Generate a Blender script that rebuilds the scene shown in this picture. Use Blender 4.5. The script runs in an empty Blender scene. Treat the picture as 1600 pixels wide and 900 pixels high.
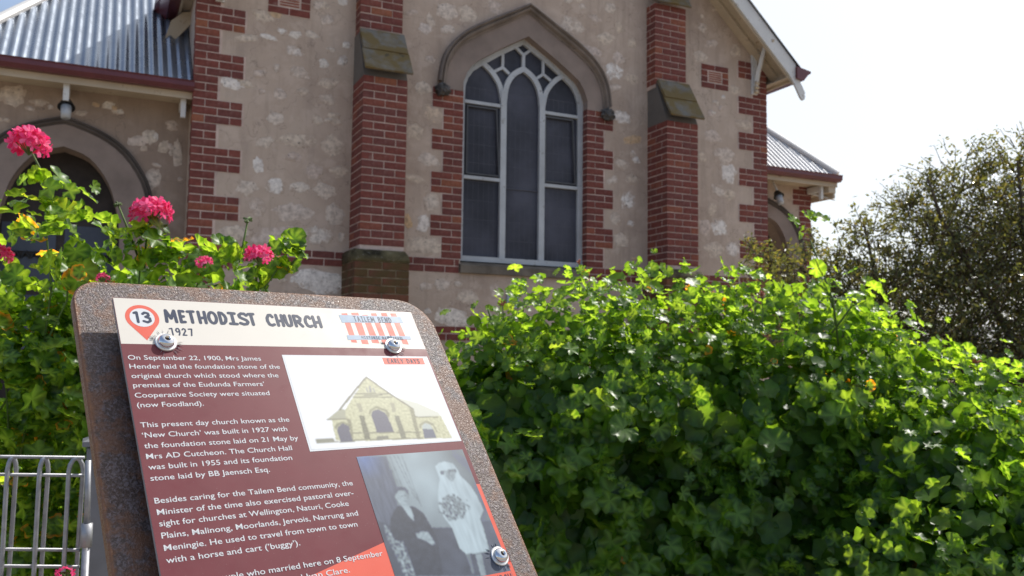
import bpy, bmesh, math, random
from mathutils import Vector, Matrix, noise
from mathutils.geometry import tessellate_polygon

SC = bpy.context.scene
COL = SC.collection

# ------------------------------------------------------------------ camera
CAM_AXES = [[0.904756, -0.425763, 0.011901], [-0.044292, -0.06626, 0.996819], [-0.423621, -0.902405, -0.078807]]
cd = bpy.data.cameras.new('camera')
cam = bpy.data.objects.new('camera', cd)
COL.objects.link(cam)
cd.sensor_width = 36.0
cd.lens = 30.93
cd.clip_start = 0.02
cd.clip_end = 2000
cd.dof.use_dof = True
cd.dof.focus_distance = 0.86
cd.dof.aperture_fstop = 17.0
M3 = Matrix(CAM_AXES).transposed()
cam.matrix_world = Matrix.Translation((0, 0, 1.5)) @ M3.to_4x4()
SC.camera = cam

# ------------------------------------------------------------------ sky and sun
SUN = Vector((0.59, 0.15, 0.79)).normalized()
wd = bpy.data.worlds.new('World')
SC.world = wd
wd.use_nodes = True
nt = wd.node_tree
nt.nodes.clear()
wo = nt.nodes.new('ShaderNodeOutputWorld')
bg = nt.nodes.new('ShaderNodeBackground')
sky = nt.nodes.new('ShaderNodeTexSky')
sky.sky_type = 'NISHITA'
sky.sun_disc = False
sky.sun_elevation = math.asin(SUN.z)
sky.sun_rotation = math.atan2(SUN.x, SUN.y)
sky.air_density = 1.0
sky.dust_density = 3.2
sky.ozone_density = 1.0
tc = nt.nodes.new('ShaderNodeTexCoord')
mp = nt.nodes.new('ShaderNodeMapping')
mp.inputs['Scale'].default_value = (1, 1, 2.6)
nz = nt.nodes.new('ShaderNodeTexNoise')
nz.inputs['Scale'].default_value = 1.3
nz.inputs['Detail'].default_value = 6
nz.inputs['Roughness'].default_value = 0.55
cr = nt.nodes.new('ShaderNodeValToRGB')
cr.color_ramp.elements[0].position = 0.44
cr.color_ramp.elements[1].position = 0.70
mx = nt.nodes.new('ShaderNodeMixRGB')
# thin cloud, brighter towards the sun (forward scattering)
dp = nt.nodes.new('ShaderNodeVectorMath'); dp.operation = 'DOT_PRODUCT'; dp.inputs[1].default_value = SUN
fsc = nt.nodes.new('ShaderNodeValToRGB')
fsc.color_ramp.elements[0].position = 0.30; fsc.color_ramp.elements[0].color = (0.24, 0.33, 0.50, 1)
fsc.color_ramp.elements[1].position = 0.62; fsc.color_ramp.elements[1].color = (0.93, 0.985, 1.02, 1)
gain = nt.nodes.new('ShaderNodeVectorMath'); gain.operation = 'SCALE'; gain.inputs['Scale'].default_value = 4.7
nt.links.new(tc.outputs['Generated'], dp.inputs[0]); nt.links.new(dp.outputs['Value'], fsc.inputs[0]); nt.links.new(fsc.outputs[0], gain.inputs[0]); nt.links.new(gain.outputs[0], mx.inputs[2])
cov = nt.nodes.new('ShaderNodeMath'); cov.operation = 'MAXIMUM'
fc2 = nt.nodes.new('ShaderNodeValToRGB'); fc2.color_ramp.elements[0].position = 0.46; fc2.color_ramp.elements[0].color = (0, 0, 0, 1); fc2.color_ramp.elements[1].position = 0.66; fc2.color_ramp.elements[1].color = (0.74, 0.74, 0.74, 1)
nt.links.new(dp.outputs['Value'], fc2.inputs[0]); nt.links.new(fc2.outputs[0], cov.inputs[1])
nt.links.new(tc.outputs['Generated'], mp.inputs[0])
nt.links.new(mp.outputs[0], nz.inputs['Vector'])
nt.links.new(nz.outputs[0], cr.inputs[0])
nt.links.new(cr.outputs[0], cov.inputs[0]); nt.links.new(cov.outputs[0], mx.inputs[0])
nt.links.new(sky.outputs[0], mx.inputs[1])
nt.links.new(mx.outputs[0], bg.inputs[0])
nt.links.new(bg.outputs[0], wo.inputs[0])
bg.inputs[1].default_value = 0.14

sl = bpy.data.lights.new('sun', 'SUN')
so = bpy.data.objects.new('sun', sl)
COL.objects.link(so)
sl.energy = 3.15
sl.angle = math.radians(0.53)
sl.color = (1.0, 0.96, 0.89)
so.rotation_euler = SUN.to_track_quat('Z', 'Y').to_euler()
so.location = (20, 4, 30)
SC.view_settings.view_transform = 'Standard'
SC.view_settings.look = 'None'
SC.view_settings.gamma = 1
SC.view_settings.exposure = 0.62

# positions in metres, mostly measured (the sign print in metres on its own plane)
SIGN_O = [0.1262,0.78957,1.47446]
SIGN_X = [0.969029,0.246948,0.0]
SIGN_Y = [-0.148479,0.582636,0.799055]
SIGN_N = [0.197325,-0.774308,0.601257]
STONES = [(1.86,5.08,0.11,0.07),(2.04,5.11,0.12,0.07),(1.63,5.29,0.14,0.09),(2.21,5.32,0.13,0.09),(1.85,4.89,0.16,0.1),(2.44,5.06,0.07,0.07),(1.48,4.58,0.12,0.07),(1.93,4.65,0.2,0.11),(2.19,4.8,0.09,0.09),(2.24,4.58,0.17,0.1),(1.71,4.37,0.11,0.11),(1.96,4.44,0.1,0.07),(2.23,4.39,0.16,0.1),(1.67,4.1,0.14,0.13),(2.13,4.14,0.1,0.1),(1.92,3.88,0.31,0.13),(1.56,3.82,0.16,0.1),(2.31,3.87,0.22,0.2),(1.5,3.56,0.09,0.14),(2.11,3.55,0.16,0.17),(2.39,3.58,0.15,0.1),(1.7,3.35,0.17,0.15),(1.96,3.35,0.18,0.11),(2.24,3.35,0.19,0.14),(1.51,3.09,0.14,0.17),(1.91,3.07,0.34,0.16),(2.35,3.08,0.17,0.19),(1.71,2.8,0.41,0.18),(2.18,2.83,0.26,0.17),(2.44,2.83,0.07,0.09),(2.21,2.32,0.43,0.21),(1.33,4.95,0.23,0.07),(1.18,4.43,0.2,0.11),(1.35,4.44,0.13,0.07),(1.39,3.3,0.17,0.14),(1.27,2.79,0.26,0.12),(1.49,5.23,0.18,0.1),(1.7,5.09,0.1,0.07),(1.76,5.46,0.14,0.07),(3.65,5.68,0.21,0.17),(3.93,5.69,0.2,0.17),(4.29,5.84,0.17,0.16),(3.46,5.52,0.08,0.15),(3.39,5.42,0.13,0.11),(3.68,5.46,0.15,0.09),(3.46,5.05,0.1,0.08),(3.39,4.69,0.19,0.12),(3.49,4.39,0.23,0.17),(3.29,3.58,0.21,0.08),(3.47,3.83,0.21,0.11),(3.28,4.15,0.16,0.15),(3.5,3.33,0.16,0.18),(3.42,3.06,0.13,0.17),(3.22,3.08,0.08,0.15),(3.45,2.79,0.4,0.15),(5.97,6.15,0.14,0.12),(5.39,5.8,0.28,0.18),(5.74,5.95,0.16,0.1),(5.9,5.72,0.2,0.12),(6.11,5.91,0.1,0.12),(5.69,5.51,0.29,0.1),(6.11,5.48,0.16,0.14),(6.01,5.28,0.24,0.22),(6.32,5.24,0.18,0.12),(6.06,5.08,0.14,0.07),(6.16,4.68,0.22,0.14),(6.32,4.41,0.24,0.1),(6.31,5.72,0.1,0.12),(6.16,4.06,0.18,0.12),(6.02,3.83,0.14,0.1),(6.32,3.87,0.18,0.12),(6.26,3.6,0.18,0.19),(6.06,3.32,0.14,0.13),(6.3,3.28,0.1,0.08),(6.14,3.05,0.2,0.15),(7.48,6.15,0.13,0.11),(7.64,5.94,0.18,0.09),(7.45,5.72,0.18,0.13),(8.07,5.9,0.16,0.16),(8.04,5.33,0.14,0.11),(8.2,4.84,0.25,0.11),(7.66,4.61,0.27,0.14),(7.46,4.3,0.15,0.12),(7.84,4.36,0.27,0.18),(7.92,4.12,0.2,0.23),(7.73,3.86,0.22,0.14),(7.62,3.58,0.13,0.18),(7.76,3.34,0.27,0.2),(7.51,3.32,0.15,0.19),(7.65,3.02,0.24,0.16),(7.98,3.04,0.2,0.16),(7.93,3.81,0.16,0.13),(3.66,2.35,0.16,0.12),(3.99,2.21,0.22,0.14),(3.78,1.97,0.33,0.18),(4.36,2.3,0.15,0.14),(4.2,1.95,0.24,0.12)]
PORCH_STONES = [(0.3,3.79,0.23,0.12),(0.63,4.01,0.11,0.09),(0.42,3.84,0.16,0.15),(-0.0,4.14,0.12,0.1),(0.11,4.08,0.08,0.07),(0.47,3.38,0.16,0.22),(0.7,3.69,0.1,0.3),(-0.9,4.12,0.23,0.22),(-0.66,4.08,0.16,0.07),(0.56,3.75,0.11,0.15)]
BUSH = [(1.247,2.645,1.308,0.32),(1.137,2.547,1.118,0.28),(1.486,2.641,1.337,0.42),(1.813,2.544,1.327,0.46),(2.115,2.404,1.309,0.47),(2.34,2.248,1.25,0.43),(2.392,2.011,1.147,0.4),(2.525,1.846,1.045,0.43),(2.685,1.771,1.047,0.43),(1.398,2.656,1.007,0.42),(1.727,2.536,0.984,0.46),(2.062,2.381,0.967,0.47),(2.257,2.15,0.911,0.43),(2.233,1.78,0.842,0.42),(2.48,1.663,0.845,0.42),(1.362,2.765,0.584,0.5),(1.718,2.599,0.567,0.5),(2.079,2.375,0.566,0.5),(2.181,1.942,0.531,0.5),(2.459,1.697,0.573,0.5),(1.196,2.828,0.756,0.42)]
GERANIUM = [(-0.109,1.961,1.836,0.04,8),(-0.067,1.944,1.805,0.07,16),(-0.117,1.971,1.76,0.07,14),(-0.05,1.889,1.716,0.08,16),(-0.167,2.051,1.76,0.06,8),(-0.156,2.056,1.643,0.09,14),(-0.032,1.883,1.686,0.08,16),(0.065,1.944,1.724,0.06,14),(0.107,1.925,1.718,0.07,16),(0.167,1.899,1.699,0.06,14),(0.214,1.876,1.706,0.04,8),(0.243,1.861,1.72,0.03,5),(0.222,1.931,1.665,0.06,14),(0.11,1.929,1.659,0.08,18),(0.3,1.84,1.655,0.05,12),(0.333,1.821,1.702,0.05,12),(0.35,1.811,1.717,0.035,7),(-0.105,2.088,1.634,0.09,22),(-0.007,1.987,1.625,0.07,18),(-0.113,2.1,1.54,0.12,40),(-0.153,2.071,1.447,0.12,40),(-0.059,2.026,1.461,0.1,40),(-0.105,2.112,1.352,0.14,50),(-0.03,2.023,1.331,0.1,34),(-0.165,2.206,1.237,0.15,50),(-0.077,2.226,1.175,0.15,50),(0.014,2.185,1.148,0.14,40),(-0.145,2.211,1.072,0.16,50),(-0.045,2.223,1.034,0.16,50),(0.065,2.136,1.431,0.15,45),(0.106,2.198,1.14,0.18,50),(0.189,2.068,1.546,0.13,40),(-0.26,2.167,1.565,0.14,40),(-0.255,2.244,1.291,0.16,50),(-0.272,2.218,1.677,0.1,20),(0.24,2.112,1.403,0.16,50),(-0.276,2.332,1.031,0.16,40),(0.058,2.072,1.571,0.09,30),(0.034,2.16,1.58,0.11,110),(0.14,2.144,1.576,0.12,110),(0.252,2.149,1.549,0.13,100),(-0.044,2.175,1.571,0.09,60),(0.118,2.164,1.459,0.14,110),(0.014,2.16,1.431,0.12,80)]  # last dense clusters: unseen foliage added behind the sign for shade at the gate
FLOWERS = [(-0.14,1.969,1.911,0.039),(0.087,1.907,1.781,0.039),(0.276,1.738,1.687,0.027),(-0.195,2.07,1.691,0.03),(0.179,1.785,1.675,0.015),(-0.043,2.167,1.022,0.014),(0.003,1.848,1.64,0.012),(-0.029,1.483,1.173,0.012)]
STEMS = [[(-0.112,2.017,1.839),(-0.123,2.019,1.876),(-0.143,2.026,1.915)],[(0.08,1.942,1.672),(0.081,1.937,1.724),(0.088,1.929,1.777)],[(0.288,1.846,1.649),(0.289,1.844,1.675),(0.292,1.841,1.694)],[(-0.105,2.05,1.435),(-0.09,2.026,1.631),(-0.105,2.022,1.748),(-0.114,2.019,1.839)],[(-0.134,2.077,1.277),(-0.108,2.046,1.487),(-0.06,2.014,1.605),(-0.059,2.003,1.722),(-0.049,1.995,1.762)],[(-0.1,2.059,1.304),(0.034,1.98,1.489),(0.071,1.952,1.607),(0.072,1.943,1.698)],[(-0.026,2.029,1.253),(0.105,1.946,1.49),(0.171,1.905,1.608),(0.192,1.888,1.687)],[(0.07,1.986,1.228),(0.212,1.896,1.491),(0.29,1.849,1.61),(0.334,1.822,1.688)],[(-0.141,2.09,1.173),(-0.165,2.078,1.434),(-0.166,2.065,1.59),(-0.193,2.07,1.682)],[(0.067,1.946,1.698),(0.042,1.952,1.763),(0.027,1.956,1.799)],[(0.257,1.858,1.687),(0.261,1.852,1.727),(0.267,1.845,1.772)],[(0.346,1.817,1.676),(0.368,1.804,1.708),(0.373,1.8,1.722)],[(-0.174,2.087,1.381),(-0.13,2.059,1.46),(-0.072,2.03,1.487)]]
BUDS = [(0.025,1.956,1.802),(0.267,1.845,1.775),(0.37,1.801,1.725),(1.182,2.589,1.67),(1.45,2.561,1.816),(1.872,2.151,1.702),(2.399,1.81,1.501)]
SPRIG = [[(2.096,2.059,1.549),(2.075,2.057,1.689),(2.041,2.065,1.778),(2.002,2.075,1.877)],[(2.076,2.058,1.669),(2.052,2.064,1.728),(2.024,2.076,1.748)],[(2.076,2.065,1.589),(2.127,2.034,1.67),(2.153,2.02,1.69)]]
SPRIG_LEAVES = [(1.952,2.093,1.937,0.03),(1.991,2.073,1.951,0.034),(2.026,2.058,1.944,0.032),(1.972,2.087,1.903,0.026),(2.022,2.073,1.788,0.034),(2.04,2.071,1.718,0.03),(2.143,2.023,1.71,0.034),(2.172,2.013,1.67,0.03),(2.111,2.045,1.629,0.04),(2.164,2.019,1.646,0.05),(2.239,1.988,1.591,0.05),(2.137,2.031,1.65,0.045)]
TREE = [(7.047,4.648,1.754,1.3),(6.19,4.799,2.094,0.75),(6.637,4.668,2.468,0.8),(7.053,4.564,2.695,0.8),(6.082,4.819,2.448,0.5),(5.78,4.874,2.181,0.5),(5.436,4.942,1.971,0.5),(4.972,4.94,1.953,0.42),(4.597,5.006,1.942,0.3),(5.795,4.932,2.698,0.3),(5.165,4.93,2.302,0.26),(6.244,4.816,2.875,0.4),(6.658,4.608,3.035,0.35),(6.033,4.692,1.633,0.7),(5.334,4.799,1.623,0.6),(6.718,4.395,1.346,1.1),(5.367,4.927,2.513,0.2),(4.361,4.873,2.202,0.15),(4.233,4.927,2.268,0.1),(4.679,4.825,2.309,0.12),(6.42,4.711,3.135,0.15),(5.924,4.854,2.903,0.15),(5.599,4.922,1.332,0.5),(5.963,4.763,1.188,0.55),(6.328,4.605,1.045,0.6),(5.142,5.119,1.523,0.4),(4.724,5.082,1.662,0.3),(4.31,5.019,2.072,0.12),(4.79,5.009,2.142,0.22),(6.708,4.469,0.557,0.7),(6.081,4.764,0.549,0.6),(5.54,5.01,0.64,0.6),(5.253,5.02,2.067,0.3),(7.403,4.435,2.281,1.2)]
TREE_BR = [[(6.863,4.51,0.841),(6.58,4.554,1.541),(6.152,4.654,2.183),(5.885,4.713,2.623),(5.774,4.729,2.918)],[(6.863,4.51,0.841),(6.668,4.497,1.843),(6.536,4.487,2.542),(6.461,4.469,3.09)],[(6.863,4.51,0.841),(6.19,4.71,1.337),(5.577,4.889,1.825),(5.081,5.046,2.061),(4.687,5.166,2.296),(4.468,5.236,2.388)],[(6.58,4.554,1.541),(5.983,4.768,1.534),(5.689,4.875,1.505),(5.25,5.03,1.525),(4.804,5.165,1.812)],[(6.19,4.71,1.337),(5.636,4.886,1.603),(5.417,4.922,2.117),(5.301,4.927,2.557)],[(7.104,4.398,1.144),(6.598,4.58,1.141),(6.303,4.695,1.039),(6.007,4.804,0.988)],[(5.577,4.889,1.825),(5.238,5.012,1.794),(4.845,5.138,1.959)]]
GATE = {'a': (-0.127,1.57,1.337),'b': (-0.021,1.52,1.343),'post_t': (0.004,1.616,1.368),'post_b': (0.034,1.623,1.133),'gb': (-0.015,1.529,1.207),'post_l': (-0.01,1.624,1.354),'post_r': (0.049,1.597,1.354),'t1': (-0.181,1.595,1.333)}
P2 = {'curtain': [(0.072,-0.0794),(0.1029,-0.0794),(0.1044,-0.1148),(0.0882,-0.1484),(0.0787,-0.1904),(0.061,-0.1876)],'floor': [(0.0652,-0.1351),(0.0882,-0.1484),(0.1297,-0.1536),(0.1441,-0.1554),(0.1963,-0.1533),(0.1991,-0.2095),(0.061,-0.1876)],'jacket': [(0.0987,-0.1288),(0.1144,-0.1315),(0.1208,-0.1381),(0.124,-0.1529),(0.1256,-0.1639),(0.1183,-0.1967),(0.089,-0.1921),(0.089,-0.1655),(0.0809,-0.1553),(0.0868,-0.1403),(0.0929,-0.1329)],'head': [(0.1002,-0.1144),(0.104,-0.1119),(0.1111,-0.1126),(0.1131,-0.1171),(0.1114,-0.1239),(0.107,-0.1297),(0.1032,-0.1302),(0.1003,-0.1262),(0.0985,-0.1212)],'hair': [(0.0966,-0.1196),(0.0993,-0.1129),(0.1044,-0.1108),(0.1113,-0.1119),(0.1136,-0.1157),(0.1129,-0.1199),(0.1101,-0.1154),(0.1044,-0.1148),(0.0995,-0.1185)],'shirt': [(0.101,-0.1283),(0.1087,-0.1292),(0.11,-0.1335),(0.1102,-0.139),(0.1087,-0.1453),(0.1055,-0.1398),(0.1031,-0.1327)],'hand': [(0.1065,-0.1564),(0.1127,-0.1555),(0.1184,-0.156),(0.1205,-0.1619),(0.1216,-0.1676),(0.1178,-0.1688),(0.1148,-0.1651),(0.1114,-0.1627),(0.106,-0.1599)],'chair': [(0.0787,-0.1446),(0.0817,-0.1469),(0.0842,-0.1597),(0.0917,-0.162),(0.0926,-0.175),(0.0923,-0.1926),(0.0825,-0.1911),(0.0803,-0.1707),(0.0776,-0.1549)],'gown': [(0.1509,-0.0942),(0.1562,-0.0909),(0.1631,-0.0899),(0.1716,-0.0928),(0.1739,-0.0991),(0.1748,-0.1067),(0.1813,-0.1164),(0.1842,-0.1285),(0.1851,-0.1433),(0.1775,-0.151),(0.1772,-0.1609),(0.1743,-0.1814),(0.1635,-0.1825),(0.1486,-0.1811),(0.1443,-0.1751),(0.1441,-0.1554),(0.1397,-0.1438),(0.1389,-0.1324),(0.1443,-0.1187),(0.1504,-0.1076)],'face': [(0.1592,-0.0994),(0.1676,-0.0986),(0.1708,-0.1019),(0.1671,-0.1083),(0.1631,-0.1114),(0.16,-0.1092),(0.1584,-0.1053)],'hairw': [(0.154,-0.0997),(0.1592,-0.0994),(0.1567,-0.1037),(0.1536,-0.1034)],'hairw2': [(0.1632,-0.0982),(0.1721,-0.0986),(0.1714,-0.1031),(0.169,-0.101),(0.1648,-0.1014),(0.1615,-0.1056)],'bouquet': [(0.1367,-0.1322),(0.1468,-0.1262),(0.156,-0.1228),(0.1692,-0.1255),(0.1746,-0.1319),(0.1711,-0.1417),(0.1614,-0.1477),(0.1525,-0.1502),(0.1395,-0.1479),(0.1369,-0.1393)],'legs': [(0.1486,-0.1811),(0.153,-0.1817),(0.15,-0.1991),(0.1476,-0.1994)],'legs2': [(0.1581,-0.1824),(0.1647,-0.1834),(0.1611,-0.2035),(0.1554,-0.2026)]}
P2L = [[(0.1034,-0.0802),(0.1059,-0.1107)],[(0.107,-0.0805),(0.1087,-0.111)],[(0.1114,-0.0805),(0.1176,-0.1231)],[(0.1152,-0.0805),(0.1194,-0.1261)],[(0.1197,-0.0806),(0.1209,-0.1319)]]
CH = {'body': [(0.0612,-0.0397),(0.0754,-0.0387),(0.0777,-0.0295),(0.0906,-0.0151),(0.1111,0.0059),(0.1314,-0.0138),(0.1465,-0.0286),(0.1488,-0.0401),(0.1789,-0.0397),(0.182,-0.0655),(0.0775,-0.063),(0.0592,-0.061),(0.0595,-0.0521)],'lroof': [(0.0567,-0.039),(0.0728,-0.0283),(0.0782,-0.0295),(0.0769,-0.0386)],'rroof': [(0.1338,-0.0161),(0.1579,-0.0245),(0.178,-0.0363),(0.1783,-0.0396),(0.1488,-0.0401),(0.1458,-0.0274)],'win': [(0.1028,-0.0351),(0.106,-0.0315),(0.1116,-0.0301),(0.118,-0.0341),(0.1193,-0.0395),(0.1205,-0.0553),(0.102,-0.0556)],'larch': [(0.063,-0.0513),(0.0651,-0.0474),(0.0706,-0.0434),(0.0758,-0.0469),(0.0751,-0.0629),(0.0632,-0.0632)],'rarch': [(0.1523,-0.0537),(0.153,-0.0506),(0.1575,-0.0473),(0.1627,-0.0494),(0.1642,-0.0554),(0.164,-0.0645),(0.1505,-0.0641)],'rtym': [(0.1523,-0.0537),(0.153,-0.0506),(0.1575,-0.0473),(0.1627,-0.0494),(0.164,-0.0545)],'b1': [(0.0911,-0.0231),(0.0959,-0.0233),(0.0952,-0.0322),(0.0914,-0.0331)],'b1b': [(0.0899,-0.0362),(0.0948,-0.0364),(0.0938,-0.0615),(0.0875,-0.0621)],'b2': [(0.1269,-0.0231),(0.1316,-0.0237),(0.1303,-0.0335),(0.1264,-0.0339)],'b2b': [(0.1267,-0.0376),(0.1319,-0.0378),(0.1312,-0.0629),(0.1253,-0.063)],'gnd': [(0.0401,-0.0584),(0.0571,-0.0584),(0.058,-0.0619),(0.0778,-0.0621),(0.0773,-0.0635),(0.0402,-0.0629)],'cars': [(0.0999,-0.0603),(0.1019,-0.0589),(0.1125,-0.059),(0.1121,-0.0631),(0.0994,-0.0634)],'hood': [(0.1005,-0.0345),(0.1028,-0.0304),(0.1113,-0.0266),(0.1212,-0.031),(0.1224,-0.0364),(0.1208,-0.0395),(0.1191,-0.0395),(0.1189,-0.0331),(0.1104,-0.029),(0.1043,-0.0315),(0.1021,-0.0356)],'lq': [(0.0759,-0.0387),(0.0799,-0.0399),(0.0796,-0.0471),(0.0759,-0.062),(0.0737,-0.0628),(0.0764,-0.0479)],'rq': [(0.1465,-0.0286),(0.1511,-0.0309),(0.1492,-0.0418),(0.1466,-0.063),(0.1422,-0.0633),(0.1444,-0.0459)],'lhood': [(0.0618,-0.0472),(0.0641,-0.0443),(0.0711,-0.0416),(0.0774,-0.0449),(0.0777,-0.05),(0.076,-0.0494),(0.0755,-0.0464),(0.0706,-0.0434),(0.0654,-0.0464),(0.0624,-0.0503)],'rhood': [(0.149,-0.0525),(0.1511,-0.0483),(0.1591,-0.0446),(0.1666,-0.0479),(0.1683,-0.0578),(0.1664,-0.0582),(0.1654,-0.0511),(0.1587,-0.047),(0.1528,-0.0495),(0.1509,-0.0531)],'lw1': [(0.107,-0.0051),(0.1083,-0.0051),(0.1076,-0.0112),(0.1063,-0.0111)],'lw2': [(0.1106,-0.0035),(0.1125,-0.0036),(0.1114,-0.0112),(0.1092,-0.0112)],'lw3': [(0.1141,-0.0056),(0.1154,-0.0056),(0.1153,-0.0113),(0.1138,-0.0113)]}
CHL = [[(0.0724,-0.0293),(0.0919,-0.0109),(0.1113,0.0065)],[(0.1113,0.0065),(0.1305,-0.0133),(0.15,-0.0309)],[(0.0935,-0.0122),(0.1285,-0.0129)],[(0.0903,-0.016),(0.1313,-0.0169)],[(0.0567,-0.039),(0.0763,-0.039)],[(0.1488,-0.0401),(0.1749,-0.0412)],[(0.0783,-0.0543),(0.1016,-0.0553),(0.1489,-0.057)],[(0.0761,-0.0615),(0.1485,-0.0636)],[(0.1021,-0.0141),(0.1216,-0.0145)]]
BODY = [('On September 22, 1900, Mrs James', -0.1025, 0.0252, 0.0106), ('Hender laid the foundation stone of the', -0.1025, 0.0163, 0.0264), ('original church which stood where the', -0.1023, 0.0069, 0.0227), ('premises of the Eudunda Farmers’', -0.1023, -0.0022, 0.0075), ('Cooperative Society were situated', -0.1024, -0.0119, 0.0098), ('(now Foodland).', -0.102, -0.0211, -0.0495), ('This present day church known as the', -0.1022, -0.0396, 0.0211), ('‘New Church’ was built in 1927 with', -0.1022, -0.0489, 0.0169), ('the foundation stone laid on 21 May by', -0.1021, -0.0584, 0.0244), ('Mrs AD Cutcheon. The Church Hall', -0.102, -0.0678, 0.0163), ('was built in 1955 and its foundation', -0.1018, -0.077, 0.014), ('stone laid by BB Jaensch Esq.', -0.1018, -0.0865, -0.008), ('Besides caring for the Tailem Bend community, the', -0.1017, -0.1054, 0.0621), ('Minister of the time also exercised pastoral over-', -0.1014, -0.1148, 0.0599), ('sight for churches at Wellington, Naturi, Cooke', -0.1013, -0.1239, 0.0525), ('Plains, Malinong, Moorlands, Jervois, Narrung and', -0.1012, -0.1335, 0.0582), ('Meningie. He used to travel from town to town', -0.101, -0.1431, 0.0546), ('with a horse and cart (’buggy’).', -0.101, -0.1526, 0.001)]

# ------------------------------------------------------------------ helpers
def tag(o, label=None, cat=None, group=None, kind=None):
    if label: o['label'] = label
    if cat: o['category'] = cat
    if group: o['group'] = group
    if kind: o['kind'] = kind
    return o

def empty(name, loc=(0, 0, 0)):
    o = bpy.data.objects.new(name, None)
    o.location = loc
    o.empty_display_size = 0.1
    COL.objects.link(o)
    return o

def wloc(o):
    v = Vector(o.location)
    p = o.parent
    while p:
        v = v + p.location
        p = p.parent
    return v

def link(name, me, parent=None, mats=None, smooth=False, world=True):
    """link mesh whose vertices are in world space (world=True)"""
    o = bpy.data.objects.new(name, me)
    COL.objects.link(o)
    if mats is not None and not me.materials:
        for m in (mats if isinstance(mats, (list, tuple)) else [mats]): me.materials.append(m)
    if smooth:
        for p in me.polygons: p.use_smooth = True
    if parent:
        o.parent = parent
        if world: o.location = -wloc(parent)
    return o

class MB:
    def __init__(s): s.v = []; s.f = []; s.mi = []
    def add(s, vs, fs, mi=0):
        k = len(s.v); s.v.extend([tuple(x) for x in vs]); s.f.extend([tuple(i + k for i in f) for f in fs]); s.mi.extend([mi] * len(fs))
    def box(s, x0, x1, y0, y1, z0, z1, mi=0):
        s.add([(x0, y0, z0), (x1, y0, z0), (x1, y1, z0), (x0, y1, z0), (x0, y0, z1), (x1, y0, z1), (x1, y1, z1), (x0, y1, z1)],
              [(0, 3, 2, 1), (4, 5, 6, 7), (0, 1, 5, 4), (1, 2, 6, 5), (2, 3, 7, 6), (3, 0, 4, 7)], mi)
    def prism(s, pts, y0, y1, mi=0, holes=()):
        """polygon in XZ (pts) extruded from y0 (front) to y1"""
        loops = [list(pts)] + [list(h) for h in holes]
        flat = [p for l in loops for p in l]
        tris = tessellate_polygon([[Vector((p[0], p[1], 0)) for p in l] for l in loops])
        n = len(flat)
        vs = [(p[0], y0, p[1]) for p in flat] + [(p[0], y1, p[1]) for p in flat]
        fs = []
        for t in tris:
            a, b, c = [flat[i] for i in t]
            ar = (b[0] - a[0]) * (c[1] - a[1]) - (b[1] - a[1]) * (c[0] - a[0])
            t = tuple(t) if ar > 0 else tuple(reversed(t))
            fs.append(t); fs.append(tuple(i + n for i in reversed(t)))
        k = 0
        for l in loops:
            m = len(l)
            for i in range(m):
                j = (i + 1) % m
                fs.append((k + i, k + j, n + k + j, n + k + i))
            k += m
        s.add(vs, fs, mi)
    def ribbon(s, pts, w, y0, y1, mi=0, closed=False):
        """strip of width w following pts in XZ, mitred, extruded y0..y1"""
        n = len(pts); L = []; R = []
        for i in range(n):
            p = Vector(pts[i])
            a = Vector(pts[i - 1]) if (i > 0 or closed) else None
            b = Vector(pts[(i + 1) % n]) if (i < n - 1 or closed) else None
            d1 = (p - a).normalized() if a is not None else None
            d2 = (b - p).normalized() if b is not None else None
            if d1 is None: d1 = d2
            if d2 is None: d2 = d1
            m = (d1 + d2).normalized(); nn = Vector((-m.y, m.x))
            k = w / 2 / max(0.5, nn.dot(Vector((-d1.y, d1.x))))
            L.append(p + nn * k); R.append(p - nn * k)
        rng = range(n if closed else n - 1)
        vs = []
        for i in range(n):
            vs += [(L[i].x, y0, L[i].y), (R[i].x, y0, R[i].y), (R[i].x, y1, R[i].y), (L[i].x, y1, L[i].y)]
        fs = []
        for i in rng:
            a = i * 4; b = ((i + 1) % n) * 4
            for q in range(4):
                r = (q + 1) % 4
                fs.append((a + q, a + r, b + r, b + q))
        if not closed:
            fs.append((0, 3, 2, 1)); e = (n - 1) * 4; fs.append((e, e + 1, e + 2, e + 3))
        s.add(vs, fs, mi)
    def tube(s, pts, r0, r1=None, seg=6, mi=0, caps=True):
        pts = [Vector(p) for p in pts]; n = len(pts)
        if r1 is None: r1 = r0
        up = Vector((0.13, 0.31, 0.94)); vs = []; fs = []
        for i, p in enumerate(pts):
            d = (pts[min(i + 1, n - 1)] - pts[max(i - 1, 0)]).normalized()
            a = d.cross(up)
            if a.length < 0.05: a = d.cross(Vector((1, 0, 0)))
            a.normalize(); b = a.cross(d)
            r = r0 + (r1 - r0) * i / max(1, n - 1)
            for k in range(seg):
                t = 2 * math.pi * k / seg
                vs.append(p + a * (r * math.cos(t)) + b * (r * math.sin(t)))
        for i in range(n - 1):
            for k in range(seg):
                fs.append((i * seg + k, i * seg + (k + 1) % seg, (i + 1) * seg + (k + 1) % seg, (i + 1) * seg + k))
        if caps:
            fs.append(tuple(range(seg - 1, -1, -1))); fs.append(tuple((n - 1) * seg + k for k in range(seg)))
        s.add(vs, fs, mi)
    def build(s, name, mats, parent=None, smooth=False, world=True, recalc=False):
        me = bpy.data.meshes.new(name)
        me.from_pydata(s.v, [], s.f)
        if any(s.mi):
            me.polygons.foreach_set('material_index', s.mi)
        if recalc:
            bm = bmesh.new(); bm.from_mesh(me); bmesh.ops.recalc_face_normals(bm, faces=bm.faces); bm.to_mesh(me); bm.free()
        me.update()
        return link(name, me, parent, mats, smooth, world)

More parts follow.
